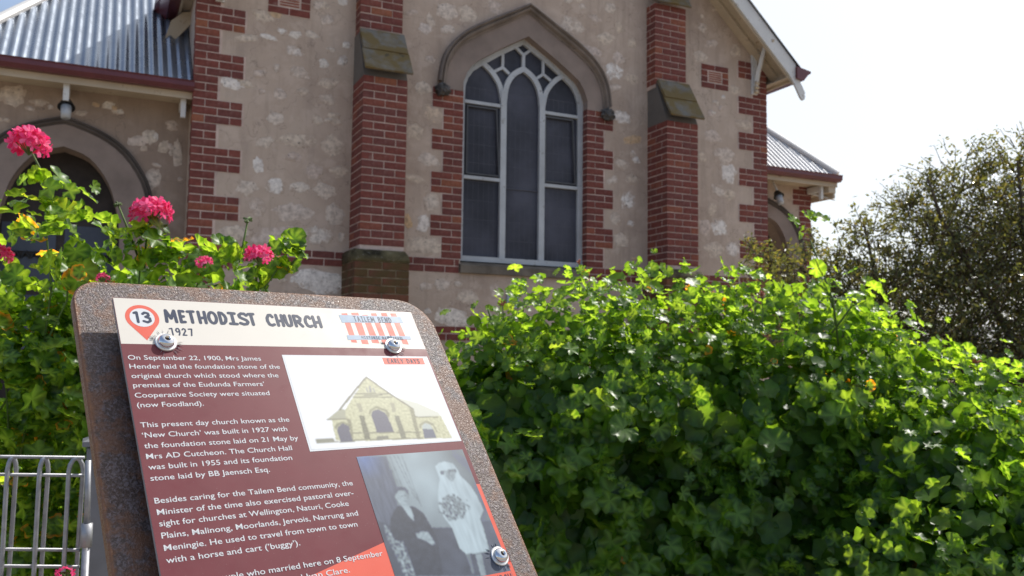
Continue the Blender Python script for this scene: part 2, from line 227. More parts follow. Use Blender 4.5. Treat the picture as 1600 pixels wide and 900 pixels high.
# ---- material helpers
def mat(name, rough=0.8, spec=0.3, metal=0.0):
    m = bpy.data.materials.new(name); m.use_nodes = True
    n = m.node_tree; b = n.nodes['Principled BSDF']
    b.inputs['Roughness'].default_value = rough
    b.inputs['Specular IOR Level'].default_value = spec
    b.inputs['Metallic'].default_value = metal
    return m, n, b
def ramp(n, src, stops, interp='LINEAR'):
    r = n.nodes.new('ShaderNodeValToRGB'); r.color_ramp.interpolation = interp
    e = r.color_ramp.elements
    while len(e) < len(stops): e.new(0.5)
    for i, (p, c) in enumerate(stops):
        e[i].position = p; e[i].color = (c[0], c[1], c[2], 1) if len(c) == 3 else c
    n.links.new(src, r.inputs[0]); return r.outputs[0]
def tnoise(n, scale, detail=4, rough=0.55, coord='Object', vec=None, dist=0.0, sc=None):
    t = n.nodes.new('ShaderNodeTexNoise'); t.inputs['Scale'].default_value = scale
    t.inputs['Detail'].default_value = detail; t.inputs['Roughness'].default_value = rough
    t.inputs['Distortion'].default_value = dist
    if vec is None:
        c = n.nodes.new('ShaderNodeTexCoord'); vec = c.outputs[coord]
    if sc:
        mpg = n.nodes.new('ShaderNodeMapping'); mpg.inputs['Scale'].default_value = sc
        n.links.new(vec, mpg.inputs[0]); vec = mpg.outputs[0]
    n.links.new(vec, t.inputs['Vector']); return t.outputs[0]
def mix(n, f, a, b, mode='MIX'):
    x = n.nodes.new('ShaderNodeMixRGB'); x.blend_type = mode
    for i, v in ((0, f), (1, a), (2, b)):
        if isinstance(v, (int, float)): x.inputs[i].default_value = v
        elif isinstance(v, (tuple, list)): x.inputs[i].default_value = tuple(v) + (1,) if len(v) == 3 else v
        else: n.links.new(v, x.inputs[i])
    return x.outputs[0]
def mth(n, op, a, b=0.0):
    x = n.nodes.new('ShaderNodeMath'); x.operation = op
    for i, v in ((0, a), (1, b)):
        if isinstance(v, (int, float)): x.inputs[i].default_value = v
        else: n.links.new(v, x.inputs[i])
    return x.outputs[0]
def bump(n, b, h, strength=0.4, dist=0.01):
    x = n.nodes.new('ShaderNodeBump'); x.inputs['Strength'].default_value = strength; x.inputs['Distance'].default_value = dist
    n.links.new(h, x.inputs['Height']); n.links.new(x.outputs[0], b.inputs['Normal'])
def plain(name, col, rough=0.6, spec=0.3, metal=0.0, var=0.12, scale=6.0, bmp=0.0, wear=None):
    m, n, b = mat(name, rough, spec, metal)
    h = tnoise(n, scale, 5, 0.6)
    lo = tuple(c * (1 - var * 1.6) for c in col); hi = tuple(min(1, c * (1 + var)) for c in col)
    o = ramp(n, h, [(0.3, lo), (0.7, hi)])
    if wear:
        k = ramp(n, tnoise(n, scale * 4, 6, 0.7), [(0.60, (0, 0, 0)), (0.68, (1, 1, 1))])
        o = mix(n, k, o, wear)
    n.links.new(o, b.inputs['Base Color'])
    if bmp: bump(n, b, tnoise(n, scale * 20, 3), bmp, 0.003)
    return m

def island_random(n):
    oi = n.nodes.new('ShaderNodeObjectInfo'); g = n.nodes.new('ShaderNodeNewGeometry')
    return mth(n, 'FRACT', mth(n, 'ADD', mth(n, 'MULTIPLY', oi.outputs['Random'], 7.31), g.outputs['Random Per Island']))

# lime render with a little staining
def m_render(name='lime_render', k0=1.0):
    m, n, b = mat(name, 0.92, 0.15)
    big = tnoise(n, 0.9, 6, 0.6)
    o = ramp(n, big, [(0.28, (0.39, 0.30, 0.245)), (0.5, (0.485, 0.385, 0.32)), (0.75, (0.55, 0.45, 0.375))])
    k = ramp(n, tnoise(n, 4.5, 8, 0.65, dist=0.4), [(0.50, (0, 0, 0)), (0.62, (1, 1, 1))])
    o = mix(n, mix(n, 1.0, k, (0.45, 0.45, 0.45), 'MULTIPLY'), o, (0.60, 0.49, 0.42))
    k2 = ramp(n, tnoise(n, 2.2, 6, 0.6, sc=(1.6, 1.6, 0.5)), [(0.55, (0, 0, 0)), (0.76, (0.45, 0.45, 0.45))])
    o = mix(n, k2, o, (0.28, 0.22, 0.19))
    rs = ramp(n, tnoise(n, 3.0, 5, 0.6, sc=(3.2, 3.2, 0.22)), [(0.54, (0, 0, 0)), (0.72, (0.28, 0.28, 0.28))])
    o = mix(n, rs, o, (0.24, 0.19, 0.155))
    ck = n.nodes.new('ShaderNodeTexVoronoi'); ck.feature = 'DISTANCE_TO_EDGE'; ck.inputs['Scale'].default_value = 1.1
    gpp = n.nodes.new('ShaderNodeNewGeometry').outputs['Position']; wv = n.nodes.new('ShaderNodeVectorMath'); wv.operation = 'ADD'
    nn_ = n.nodes.new('ShaderNodeTexNoise'); nn_.inputs['Scale'].default_value = 3.5; nn_.inputs['Detail'].default_value = 6; n.links.new(gpp, nn_.inputs['Vector']); n.links.new(gpp, wv.inputs[0]); n.links.new(nn_.outputs['Color'], wv.inputs[1]); n.links.new(wv.outputs[0], ck.inputs['Vector'])
    o = mix(n, ramp(n, ck.outputs['Distance'], [(0.0, (0.6, 0.6, 0.6)), (0.006, (0, 0, 0))]), o, (0.17, 0.135, 0.115))
    sp = ramp(n, tnoise(n, 30, 4, 0.6), [(0.66, (0, 0, 0)), (0.74, (0.5, 0.5, 0.5))])
    o = mix(n, sp, o, (0.16, 0.13, 0.11))
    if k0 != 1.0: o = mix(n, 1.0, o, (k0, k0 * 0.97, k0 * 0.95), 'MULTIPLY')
    n.links.new(o, b.inputs['Base Color'])
    h = mth(n, 'ADD', tnoise(n, 9, 8, 0.65), mth(n, 'MULTIPLY', tnoise(n, 90, 3), 0.25))
    bump(n, b, h, 0.5, 0.02); return m
def m_stone():
    m, n, b = mat('limestone_rubble', 0.9, 0.2)
    r = island_random(n)
    c = ramp(n, r, [(0.0, (0.68, 0.59, 0.52)), (0.3, (0.62, 0.51, 0.45)), (0.45, (0.84, 0.79, 0.75)), (0.6, (0.64, 0.53, 0.43)), (0.93, (0.66, 0.57, 0.50)), (1.0, (0.62, 0.42, 0.24))])
    t = n.nodes.new('ShaderNodeTexCoord')
    gp_ = n.nodes.new('ShaderNodeNewGeometry').outputs['Position']
    o = ramp(n, tnoise(n, 16, 6, 0.7, vec=gp_), [(0.30, (0.55, 0.53, 0.53)), (0.58, (1.08, 1.08, 1.08))])
    c = mix(n, 1.0, c, o, 'MULTIPLY')
    # mortar smeared over the rim of each stone: height above the render plus noise
    a = n.nodes.new('ShaderNodeAttribute'); a.attribute_name = 'rim'
    k = mth(n, 'ADD', a.outputs['Fac'], mth(n, 'MULTIPLY', mth(n, 'SUBTRACT', tnoise(n, 13, 7, 0.72, vec=gp_, dist=0.5), 0.5), 4.2))
    vis = mth(n, 'FRACT', mth(n, 'MULTIPLY', r, 13.7))
    k = mth(n, 'ADD', k, mth(n, 'MULTIPLY', vis, 0.55))
    k = ramp(n, k, [(0.45, (0, 0, 0)), (1.0, (1, 1, 1))])
    o = mix(n, k, (0.485, 0.385, 0.32), c)
    pit = ramp(n, tnoise(n, 30, 4, 0.6, vec=gp_), [(0.64, (0, 0, 0)), (0.70, (0.8, 0.8, 0.8))])
    o = mix(n, pit, o, (0.12, 0.10, 0.09))
    n.links.new(o, b.inputs['Base Color'])
    bump(n, b, tnoise(n, 22, 6, 0.7), 0.6, 0.012); return m
def m_brick(name='red_brick', moss=0.0):
    m, n, b = mat(name, 0.85, 0.2)
    r = island_random(n)
    c = ramp(n, r, [(0.0, (0.17, 0.055, 0.047)), (0.3, (0.205, 0.062, 0.050)), (0.55, (0.16, 0.060, 0.054)), (0.85, (0.215, 0.068, 0.053)), (0.96, (0.25, 0.085, 0.056)), (1.0, (0.29, 0.11, 0.065))])
    o = ramp(n, tnoise(n, 18, 6, 0.6), [(0.3, (0.72, 0.72, 0.72)), (0.7, (1.15, 1.15, 1.15))])
    c = mix(n, 1.0, c, o, 'MULTIPLY')
    dk = ramp(n, tnoise(n, 7, 5, 0.6), [(0.60, (0, 0, 0)), (0.75, (0.55, 0.55, 0.55))])
    c = mix(n, dk, c, (0.30, 0.21, 0.19))
    if moss:
        k = ramp(n, tnoise(n, 5, 6, 0.65), [(0.32, (0.25, 0.25, 0.25)), (0.6, (moss, moss, moss))])
        c = mix(n, k, c, (0.075, 0.058, 0.022))
    n.links.new(c, b.inputs['Base Color']); bump(n, b, tnoise(n, 60, 4, 0.6), 0.35, 0.004); return m
def m_slab():
    m, n, b = mat('lichened_cement', 0.85, 0.25)
    c = ramp(n, tnoise(n, 5, 5, 0.6), [(0.35, (0.135, 0.13, 0.12)), (0.65, (0.20, 0.19, 0.17))])
    k = ramp(n, tnoise(n, 3.6, 7, 0.62, dist=0.3), [(0.40, (0, 0, 0)), (0.56, (0.9, 0.9, 0.9))])
    c = mix(n, k, c, (0.15, 0.105, 0.038))
    k = ramp(n, tnoise(n, 11, 5, 0.7), [(0.6, (0, 0, 0)), (0.68, (0.7, 0.7, 0.7))])
    c = mix(n, k, c, (0.045, 0.045, 0.04))
    n.links.new(c, b.inputs['Base Color']); bump(n, b, tnoise(n, 40, 4), 0.4, 0.005); return m
def m_rust():
    m, n, b = mat('rusted_steel', 0.45, 0.62, 0.0)
    base = ramp(n, tnoise(n, 14, 6, 0.6), [(0.3, (0.085, 0.032, 0.014)), (0.48, (0.085, 0.050, 0.040)), (0.7, (0.070, 0.060, 0.072))])
    sp = ramp(n, tnoise(n, 430, 4, 0.6, dist=0.8), [(0.42, (0.014, 0.007, 0.005)), (0.50, (0.075, 0.048, 0.042)), (0.60, (0.19, 0.165, 0.19))])
    c = mix(n, 0.52, base, sp)
    k = ramp(n, tnoise(n, 30, 7, 0.72), [(0.47, (0, 0, 0)), (0.56, (0.7, 0.7, 0.7))])
    c = mix(n, k, c, (0.15, 0.055, 0.018))
    tcn = n.nodes.new('ShaderNodeAttribute'); tcn.attribute_name = 'edge'
    e = mth(n, 'ADD', tcn.outputs['Fac'], mth(n, 'MULTIPLY', mth(n, 'SUBTRACT', tnoise(n, 90, 5, 0.6), 0.5), 1.5))
    e = ramp(n, e, [(0.55, (0, 0, 0)), (1.1, (0.8, 0.8, 0.8))])
    c = mix(n, e, c, (0.22, 0.085, 0.025))
    n.links.new(c, b.inputs['Base Color'])
    rg = ramp(n, tnoise(n, 500, 3), [(0.35, (0.30, 0.30, 0.30)), (0.65, (0.62, 0.62, 0.62))])
    n.links.new(rg, b.inputs['Roughness'])
    bump(n, b, tnoise(n, 430, 4, 0.6, dist=0.8), 0.9, 0.0014); return m
def m_leaf(name, autumn=0.0, dark=1.0, tones=None, tm=1.0, gloss=0.38, tl=0.40):
    m = bpy.data.materials.new(name); m.use_nodes = True; n = m.node_tree; b = n.nodes['Principled BSDF']
    dark *= 0.56; r = island_random(n)
    st = [(0.0, (0.030 * dark, 0.080 * dark, 0.016 * dark)), (0.35, (0.045 * dark, 0.115 * dark, 0.020 * dark)), (0.7, (0.065 * dark, 0.145 * dark, 0.022 * dark)), (0.93, (0.085 * dark, 0.165 * dark, 0.024 * dark))]
    st += [(1.0, (0.11 * dark, 0.18 * dark, 0.025) if autumn < 0.05 else (0.13, 0.16, 0.025))]
    c = ramp(n, r, st)
    if tones: c = ramp(n, r, tones)
    if autumn:
        r2 = mth(n, 'FRACT', mth(n, 'MULTIPLY', r, 37.7))
        a_ = n.nodes.new('ShaderNodeAttribute'); a_.attribute_name = 'edge'
        lim = mth(n, 'GREATER_THAN', r2, 1.0 - autumn)
        kk = mth(n, 'MULTIPLY', lim, mth(n, 'ADD', a_.outputs['Fac'], mth(n, 'SUBTRACT', tnoise(n, 40, 4), 0.5)))
        c = mix(n, ramp(n, kk, [(0.35, (0, 0, 0)), (1.0, (0.85, 0.85, 0.85))]), c, (0.36, 0.13, 0.02))
    o = ramp(n, tnoise(n, 35, 4, 0.6), [(0.3, (0.7, 0.7, 0.7)), (0.7, (1.2, 1.2, 1.2))])
    c = mix(n, 1.0, c, o, 'MULTIPLY')
    av = n.nodes.new('ShaderNodeAttribute'); av.attribute_name = 'vein'
    c = mix(n, mth(n, 'MULTIPLY', av.outputs['Fac'], 0.45), c, (0.16, 0.27, 0.07))
    n.links.new(c, b.inputs['Base Color'])
    b.inputs['Roughness'].default_value = gloss; b.inputs['Specular IOR Level'].default_value = 0.36
    t = n.nodes.new('ShaderNodeBsdfTranslucent')
    tcol = mix(n, 1.0, c, (13.5 * tm, 10.2 * tm, 2.6 * tm), 'MULTIPLY')
    n.links.new(tcol, t.inputs[0])
    s = n.nodes.new('ShaderNodeMixShader'); s.inputs[0].default_value = tl
    n.links.new(b.outputs[0], s.inputs[1]); n.links.new(t.outputs[0], s.inputs[2])
    n.links.new(s.outputs[0], n.nodes['Material Output'].inputs[0]); 
    return m
def m_petal():
    m = bpy.data.materials.new('petals'); m.use_nodes = True; n = m.node_tree; b = n.nodes['Principled BSDF']
    c = ramp(n, island_random(n), [(0, (0.80, 0.025, 0.16)), (0.5, (0.92, 0.07, 0.27)), (1, (0.95, 0.20, 0.42))])
    n.links.new(c, b.inputs['Base Color']); b.inputs['Roughness'].default_value = 0.6
    t = n.nodes.new('ShaderNodeBsdfTranslucent'); n.links.new(c, t.inputs[0])
    s = n.nodes.new('ShaderNodeMixShader'); s.inputs[0].default_value = 0.5
    n.links.new(b.outputs[0], s.inputs[1]); n.links.new(t.outputs[0], s.inputs[2])
    n.links.new(s.outputs[0], n.nodes['Material Output'].inputs[0]); return m
def m_vcol(name, rough=0.45):
    m, n, b = mat(name, rough, 0.4)
    a = n.nodes.new('ShaderNodeAttribute'); a.attribute_name = 'ink'
    n.links.new(a.outputs['Color'], b.inputs['Base Color']); return m

RENDER = m_render(); RENDER2 = m_render('eave_shade_render', 0.70); STONE = m_stone(); BRICK = m_brick(); MOSSBRICK = m_brick('mossy_brick', 0.85); MOSSBRICK2 = m_brick('lightly_mossy_brick', 0.45)  # RENDER2: left porch wall, eave shade darkened into the render colour
MORTAR = plain('pink_mortar', (0.56, 0.44, 0.39), 0.95, 0.1, var=0.2, scale=5, bmp=0.4)
MOSSMORTAR = plain('mossy_mortar', (0.27, 0.22, 0.15), 0.95, 0.1, var=0.45, scale=6, bmp=0.4)
SLAB = m_slab(); RUST = m_rust()
DRESS = plain('smooth_cement_render', (0.27, 0.215, 0.19), 0.9, 0.15, var=0.14, scale=2.5, bmp=0.3)
HOOD = plain('weathered_moulding', (0.20, 0.165, 0.145), 0.85, 0.2, var=0.22, scale=4, bmp=0.4, wear=(0.10, 0.09, 0.08))
CARVED = plain('blackened_carving', (0.10, 0.095, 0.095), 0.8, 0.3, var=0.4, scale=16, bmp=0.6)
WHITE = plain('white_timber_paint', (0.66, 0.66, 0.66), 0.55, 0.4, var=0.08, scale=3, wear=(0.35, 0.31, 0.27))
FRAMEP = plain('grey_white_window_paint', (0.46, 0.48, 0.51), 0.6, 0.3, var=0.10, scale=4, wear=(0.22, 0.21, 0.20))
CREAM = plain('cream_timber_paint', (0.50, 0.42, 0.32), 0.65, 0.3, var=0.1, scale=2.5, wear=(0.28, 0.2, 0.14))
MAROON = plain('maroon_gutter_paint', (0.125, 0.030, 0.038), 0.35, 0.5, var=0.12, scale=4)
GLASS = plain('reflection_toned_glass', (0.055, 0.056, 0.075), 0.40, 0.28, var=0.45, scale=1.1)  # blotchy base colour stands in for uneven reflections on the panes
LEAD = plain('lead_came', (0.085, 0.085, 0.105), 0.42, 0.25, 0.0)
DARKWOOD = plain('dark_door_timber', (0.045, 0.036, 0.033), 0.6, 0.3, var=0.3, scale=5)
PALEBLUE = plain('pale_blue_door_paint', (0.075, 0.09, 0.125), 0.5, 0.3, var=0.12, scale=3)
IRON = plain('black_iron', (0.012, 0.012, 0.014), 0.45, 0.5)
SILLM = plain('stone_sill', (0.17, 0.145, 0.12), 0.85, 0.2, var=0.25, scale=6, bmp=0.4)
def m_roof():
    m, n, b = mat('galvanised_corrugated_iron', 0.4, 0.5, 0.65)
    c = ramp(n, tnoise(n, 2.5, 5, 0.6), [(0.3, (0.20, 0.23, 0.29)), (0.7, (0.28, 0.32, 0.38))])
    n.links.new(c, b.inputs['Base Color'])
    rr = ramp(n, tnoise(n, 6, 4), [(0.3, (0.24, 0.24, 0.24)), (0.7, (0.34, 0.34, 0.34))]); n.links.new(rr, b.inputs['Roughness'])
    return m
ROOF = m_roof()
ROOF2 = plain('glare_dulled_roof_iron', (0.36, 0.37, 0.40), 0.55, 0.4, 0.25, var=0.1, scale=3)  # right porch slope: duller copy of ROOF, sky reflection toned down in the material
ROOFW = plain('white_hip_capping', (0.62, 0.60, 0.58), 0.4, 0.5, var=0.05)
GALV = plain('galvanised_wire', (0.34, 0.34, 0.36), 0.45, 0.5, 0.5, var=0.15, scale=60)
POST = plain('grey_galvanised_post', (0.20, 0.20, 0.22), 0.5, 0.5, 0.3, var=0.12, scale=12)
STEEL = plain('stainless_steel', (0.72, 0.72, 0.74), 0.10, 0.6, 1.0, var=0.05, scale=100)
WASHER = plain('zinc_washer', (0.70, 0.70, 0.70), 0.30, 0.6, 0.8, var=0.1, scale=200)
LEAFB = m_leaf('pelargonium_leaf', 0.004)
LEAFG = m_leaf('geranium_leaf', 0.055, tm=0.85)
LEAFT = m_leaf('grey_green_leaf', 0.0, tones=[(0.0, (0.048, 0.062, 0.034)), (0.35, (0.068, 0.090, 0.045)), (0.7, (0.095, 0.12, 0.06)), (1.0, (0.14, 0.135, 0.075))], gloss=0.22, tl=0.25, tm=0.50)
PETAL = m_petal()
STEM = plain('green_stem', (0.10, 0.16, 0.04), 0.6, 0.3, var=0.2, scale=30)
TWIG = plain('brown_twig', (0.10, 0.075, 0.055), 0.9, 0.1, var=0.3, scale=20)
BUD = plain('green_bud', (0.12, 0.17, 0.06), 0.6, 0.3, var=0.3, scale=90)

# ------------------------------------------------------------------ ground
GZ = 0.25
def m_ground():
    m, n, b = mat('gravelly_earth', 0.95, 0.1)
    c = ramp(n, tnoise(n, 0.8, 6, 0.6), [(0.3, (0.26, 0.21, 0.15)), (0.55, (0.34, 0.28, 0.21)), (0.75, (0.20, 0.18, 0.11))])
    k = ramp(n, tnoise(n, 45, 4, 0.6), [(0.4, (0.7, 0.7, 0.7)), (0.6, (1.25, 1.25, 1.25))])
    n.links.new(mix(n, 1.0, c, k, 'MULTIPLY'), b.inputs['Base Color']); bump(n, b, tnoise(n, 60, 4), 0.5, 0.01); return m
g = MB(); g.add([(-600, -600, GZ), (600, -600, GZ), (600, 600, GZ), (-600, 600, GZ)], [(0, 1, 2, 3)])
tag(g.build('ground', m_ground()), 'brown gravelly earth around the church', kind='structure')
fp = MB(); fp.box(-30, 40, -2.4, 0.9, GZ - 0.1, GZ + 0.05)
tag(fp.build('footpath', plain('concrete_paving', (0.22, 0.21, 0.20), 0.9, 0.2, var=0.1, scale=2, bmp=0.3)), 'pale concrete footpath in front of the fence', kind='structure')


# ------------------------------------------------------------------ church
W = 9.75            # plane of the gable front
CX = 4.705          # its axis
XL, XR = 0.81, 8.60
CO = 0.0863         # brick course
church = empty('church', (CX, W, GZ))
tag(church, 'stone and red brick church gable with tall pointed window and brick buttresses', 'church')

BR = []   # bricks gathered: (x0,x1,y0,y1,z0,z1,parent,material)
def brick(x0, x1, y0, y1, z0, parent, m=None, h=CO - 0.013):
    BR.append((x0, x1, y0, y1, z0 + 0.0065, z0 + 0.0065 + h, parent, m or BRICK))

# arch curves (half curve from spring to apex, dx from axis, z)
def arch(cx, pts):
    L = [(cx - dx, z) for dx, z in pts]; R = [(cx + dx, z) for dx, z in reversed(pts[:-1])]
    return L + R
WX = 4.757
IN = [(0.872, 4.70), (0.872, 4.84), (0.825, 4.965), (0.75, 5.08), (0.63, 5.17), (0.36, 5.345), (0.0, 5.555)]
open_ = [(WX - 0.872, 2.60)] + arch(WX, IN) + [(WX + 0.872, 2.60)]
gable = [(XL, GZ - 0.3), (XR, GZ - 0.3), (XR, 5.72), (CX, 9.22), (XL, 5.72)]
gw = MB(); gw.prism(gable, W, W + 0.42, holes=[open_])
gable_wall = gw.build('gable_wall', RENDER, church)
for xa in (XL, XR - 0.35):
    sw = MB(); sw.box(xa, xa + 0.35, W + 0.42, 20.5, GZ - 0.3, 5.72); sw.build('side_wall', RENDER, church)

# exposed stones: lumpy domes whose rims sink back into the render
random.seed(5)
stone_meshes = []
def stone_mesh(k):
    N = 7; vs = []; fs = []; rim = []
    off = Vector((k * 7.3, k * 3.1, 0))
    for i in range(N):
        for j in range(N):
            u = -1 + 2 * i / (N - 1); v = -1 + 2 * j / (N - 1)
            q = noise.noise(Vector((u * 1.6, v * 1.6, 0)) + off)
            q2 = noise.noise(Vector((u * 3.6, v * 3.6, 5)) + off)
            r = math.hypot(u, v) * (1 + 0.35 * q)
            hgt = 1 - r ** 2
            rim.append(max(0.0, min(1, hgt * 1.15)))
            vs.append((u * 0.62 + 0.05 * q2, -(0.5 * hgt + 0.35 * q2) * 0.9 if hgt > 0 else 0.35, v * 0.62 + 0.05 * q))
    for i in range(N - 1):
        for j in range(N - 1):
            fs.append((i * N + j, (i + 1) * N + j, (i + 1) * N + j + 1, i * N + j + 1))
    me = bpy.data.meshes.new('stone'); me.from_pydata(vs, [], fs)
    at = me.attributes.new('rim', 'FLOAT', 'POINT')
    at.data.foreach_set('value', rim)
    me.materials.append(STONE)
    for p in me.polygons: p.use_smooth = True
    return me
SM = [stone_mesh(k) for k in range(14)]
def place_stone(x, z, w, h, parent, y):
    o = bpy.data.objects.new('stone', random.choice(SM)); COL.objects.link(o)
    o.parent = parent
    o.location = Vector((x, y + 0.001, z)) - wloc(parent)
    kk = 1.22 if parent is gable_wall else 0.95
    o.scale = (w * kk, 0.020, h * kk)
    o.rotation_euler = (0, random.uniform(-0.3, 0.3), 0)
quo = lambda z: 2 if int((z - 2.665) // (3 * CO)) % 2 == 1 else 1   # blocks of three courses: narrow, wide, narrow...
for (x, z, w, h) in STONES: place_stone(x, z, w, h, gable_wall, W)
for k in range(300):
    x = random.uniform(1.4, 8.0); z = random.uniform(1.9, 6.6)
    if 3.3 < x < 6.2 and z > 2.5 and z < 6.05: continue
    if 2.4 < x < 3.2 or 6.4 < x < 7.2: continue
    if 2.42 < z < 2.75 or 1.65 < z < 1.9: continue
    if 7.35 < x < 8.0 and 5.2 < z < 5.75: continue
    if any(abs(x - s[0]) < s[2] * 0.6 + 0.07 and abs(z - s[1]) < s[3] * 0.6 + 0.06 for s in STONES): continue
    place_stone(x, z, random.uniform(0.05, 0.15), random.uniform(0.04, 0.10), gable_wall, W)

# quoins
def quoin(side):
    m = MB(); n0 = -8; rows = []
    for i in range(-16, 37):
        z = 2.665 + i * CO
        wide = ((i // 3) % 2 == 1); rows.append((i, z, wide))
    lim = 5.83
    segs = []
    q = MB()
    for i, z, wide in rows:
        if z + CO > lim: continue
        if 2.49 < z < 2.66 and False: continue
        w = 0.520 if wide else 0.268
        x0, x1 = (XL - 0.003, XL + w) if side < 0 else (XR - w, XR + 0.003)
        q.box(x0, x1, W - 0.003, W + 0.13, z, z + CO)
    par = q.build('quoin', MORTAR, church)
    for i, z, wide in rows:
        if z + CO > lim: continue
        k = i % 3
        if wide: L = [0.118, 0.247, 0.118] if k != 1 else [0.2475, 0.2475]
        else: L = [0.247] if k != 1 else [0.118, 0.118]
        x = 0.0
        for j, w in enumerate(L):
            a, b = x, x + w
            if side < 0: bx = (XL - 0.009 + a, XL - 0.009 + b)
            else: bx = (XR + 0.009 - b, XR + 0.009 - a)
            dep = (0.150 if w < 0.2 else 0.105) if j == 0 else 0.1
            brick(bx[0], bx[1], W - 0.009, W - 0.009 + dep, z, par)
            x = b + 0.012
    return par
quoin(-1); quoin(1)

# window jamb brickwork
for side in (-1, 1):
    q = MB()
    for i in range(0, 24):
        z = 2.665 + i * CO; wide = (i // 3) % 2 == 1
        w = 0.398 if wide else 0.262
        a, b = (WX - 0.872 - w, WX - 0.869) if side < 0 else (WX + 0.869, WX + 0.872 + w)
        q.box(a, b, W - 0.003, W + 0.11, z, z + CO)
    par = q.build('window_surround', MORTAR, church)
    for i in range(0, 24):
        z = 2.665 + i * CO; wide = (i // 3) % 2 == 1; k = i % 3
        if wide: L = [0.118, 0.262] if k != 1 else [0.262, 0.118]
        else: L = [0.247] if k != 1 else [0.118, 0.118]
        x = 0.0
        for w in L:
            if side < 0: bx = (WX - 0.866 - x - w, WX - 0.866 - x)
            else: bx = (WX + 0.866 + x, WX + 0.866 + x + w)
            brick(bx[0], bx[1], W - 0.009, W + 0.105, z, par); x += w + 0.012

# string courses of two brick rows
for zb, nm in ((2.665 - 2 * CO, 0), (1.69, 1)):
    segsx = [(XL + 0.53, 2.53), (3.04, 6.55), (7.05, XR - 0.53)] if nm == 0 else [(XL + 0.53, 2.45), (3.07, 6.47), (7.13, XR - 0.53)]
    q = MB()
    for a, b in segsx:
        if nm == 0 and a == 3.04: continue
    if nm == 0: segsx = [segsx[0], (3.04, WX - 0.89), (WX + 0.89, 6.55), segsx[2]]
    for a, b in segsx:
        q = MB(); q.box(a, b, W - 0.003, W + 0.05, zb, zb + 2 * CO)
        par = q.build('string_course', MORTAR, church)
        for r in range(2):
            x = a + (0.0 if r else -0.12)
            while x < b - 0.03:
                x0 = max(a, x); x1 = min(b, x + 0.247)
                if not (nm == 0 and x1 > WX - 0.89 and x0 < WX + 0.89) and x1 - x0 > 0.03:
                    brick(x0, x1, W - 0.009, W + 0.04, zb + r * CO, par)
                x += 0.259

# brick vent panels with a terracotta grille
for vx in (1.55, 7.455):
    z = 5.285; q = MB(); q.box(vx, vx + 0.462, W - 0.003, W + 0.05, z, z + 4 * CO)
    par = q.build('vent_panel', MORTAR, church)
    for r in (0, 3):
        for c_ in (0, 1): brick(vx + c_ * 0.236, vx + c_ * 0.236 + 0.225, W - 0.009, W + 0.04, z + r * CO, par)
    for r in (1, 2):
        brick(vx, vx + 0.10, W - 0.009, W + 0.04, z + r * CO, par); brick(vx + 0.361, vx + 0.461, W - 0.009, W + 0.04, z + r * CO, par)
    tg = MB()
    x0, x1, z0, z1 = vx + 0.112, vx + 0.35, z + CO + 0.006, z + 3 * CO - 0.006
    tg.box(x0, x1, W - 0.001, W + 0.04, z0, z1)
    for k in range(5):
        zz = z0 + 0.012 + k * 0.031
        tg.box(x0 + 0.012, x1 - 0.012, W - 0.010, W - 0.001, zz, zz + 0.014)
    tg.build('vent_grille', plain('terracotta', (0.27, 0.075, 0.045), 0.7, 0.3, var=0.15), par)

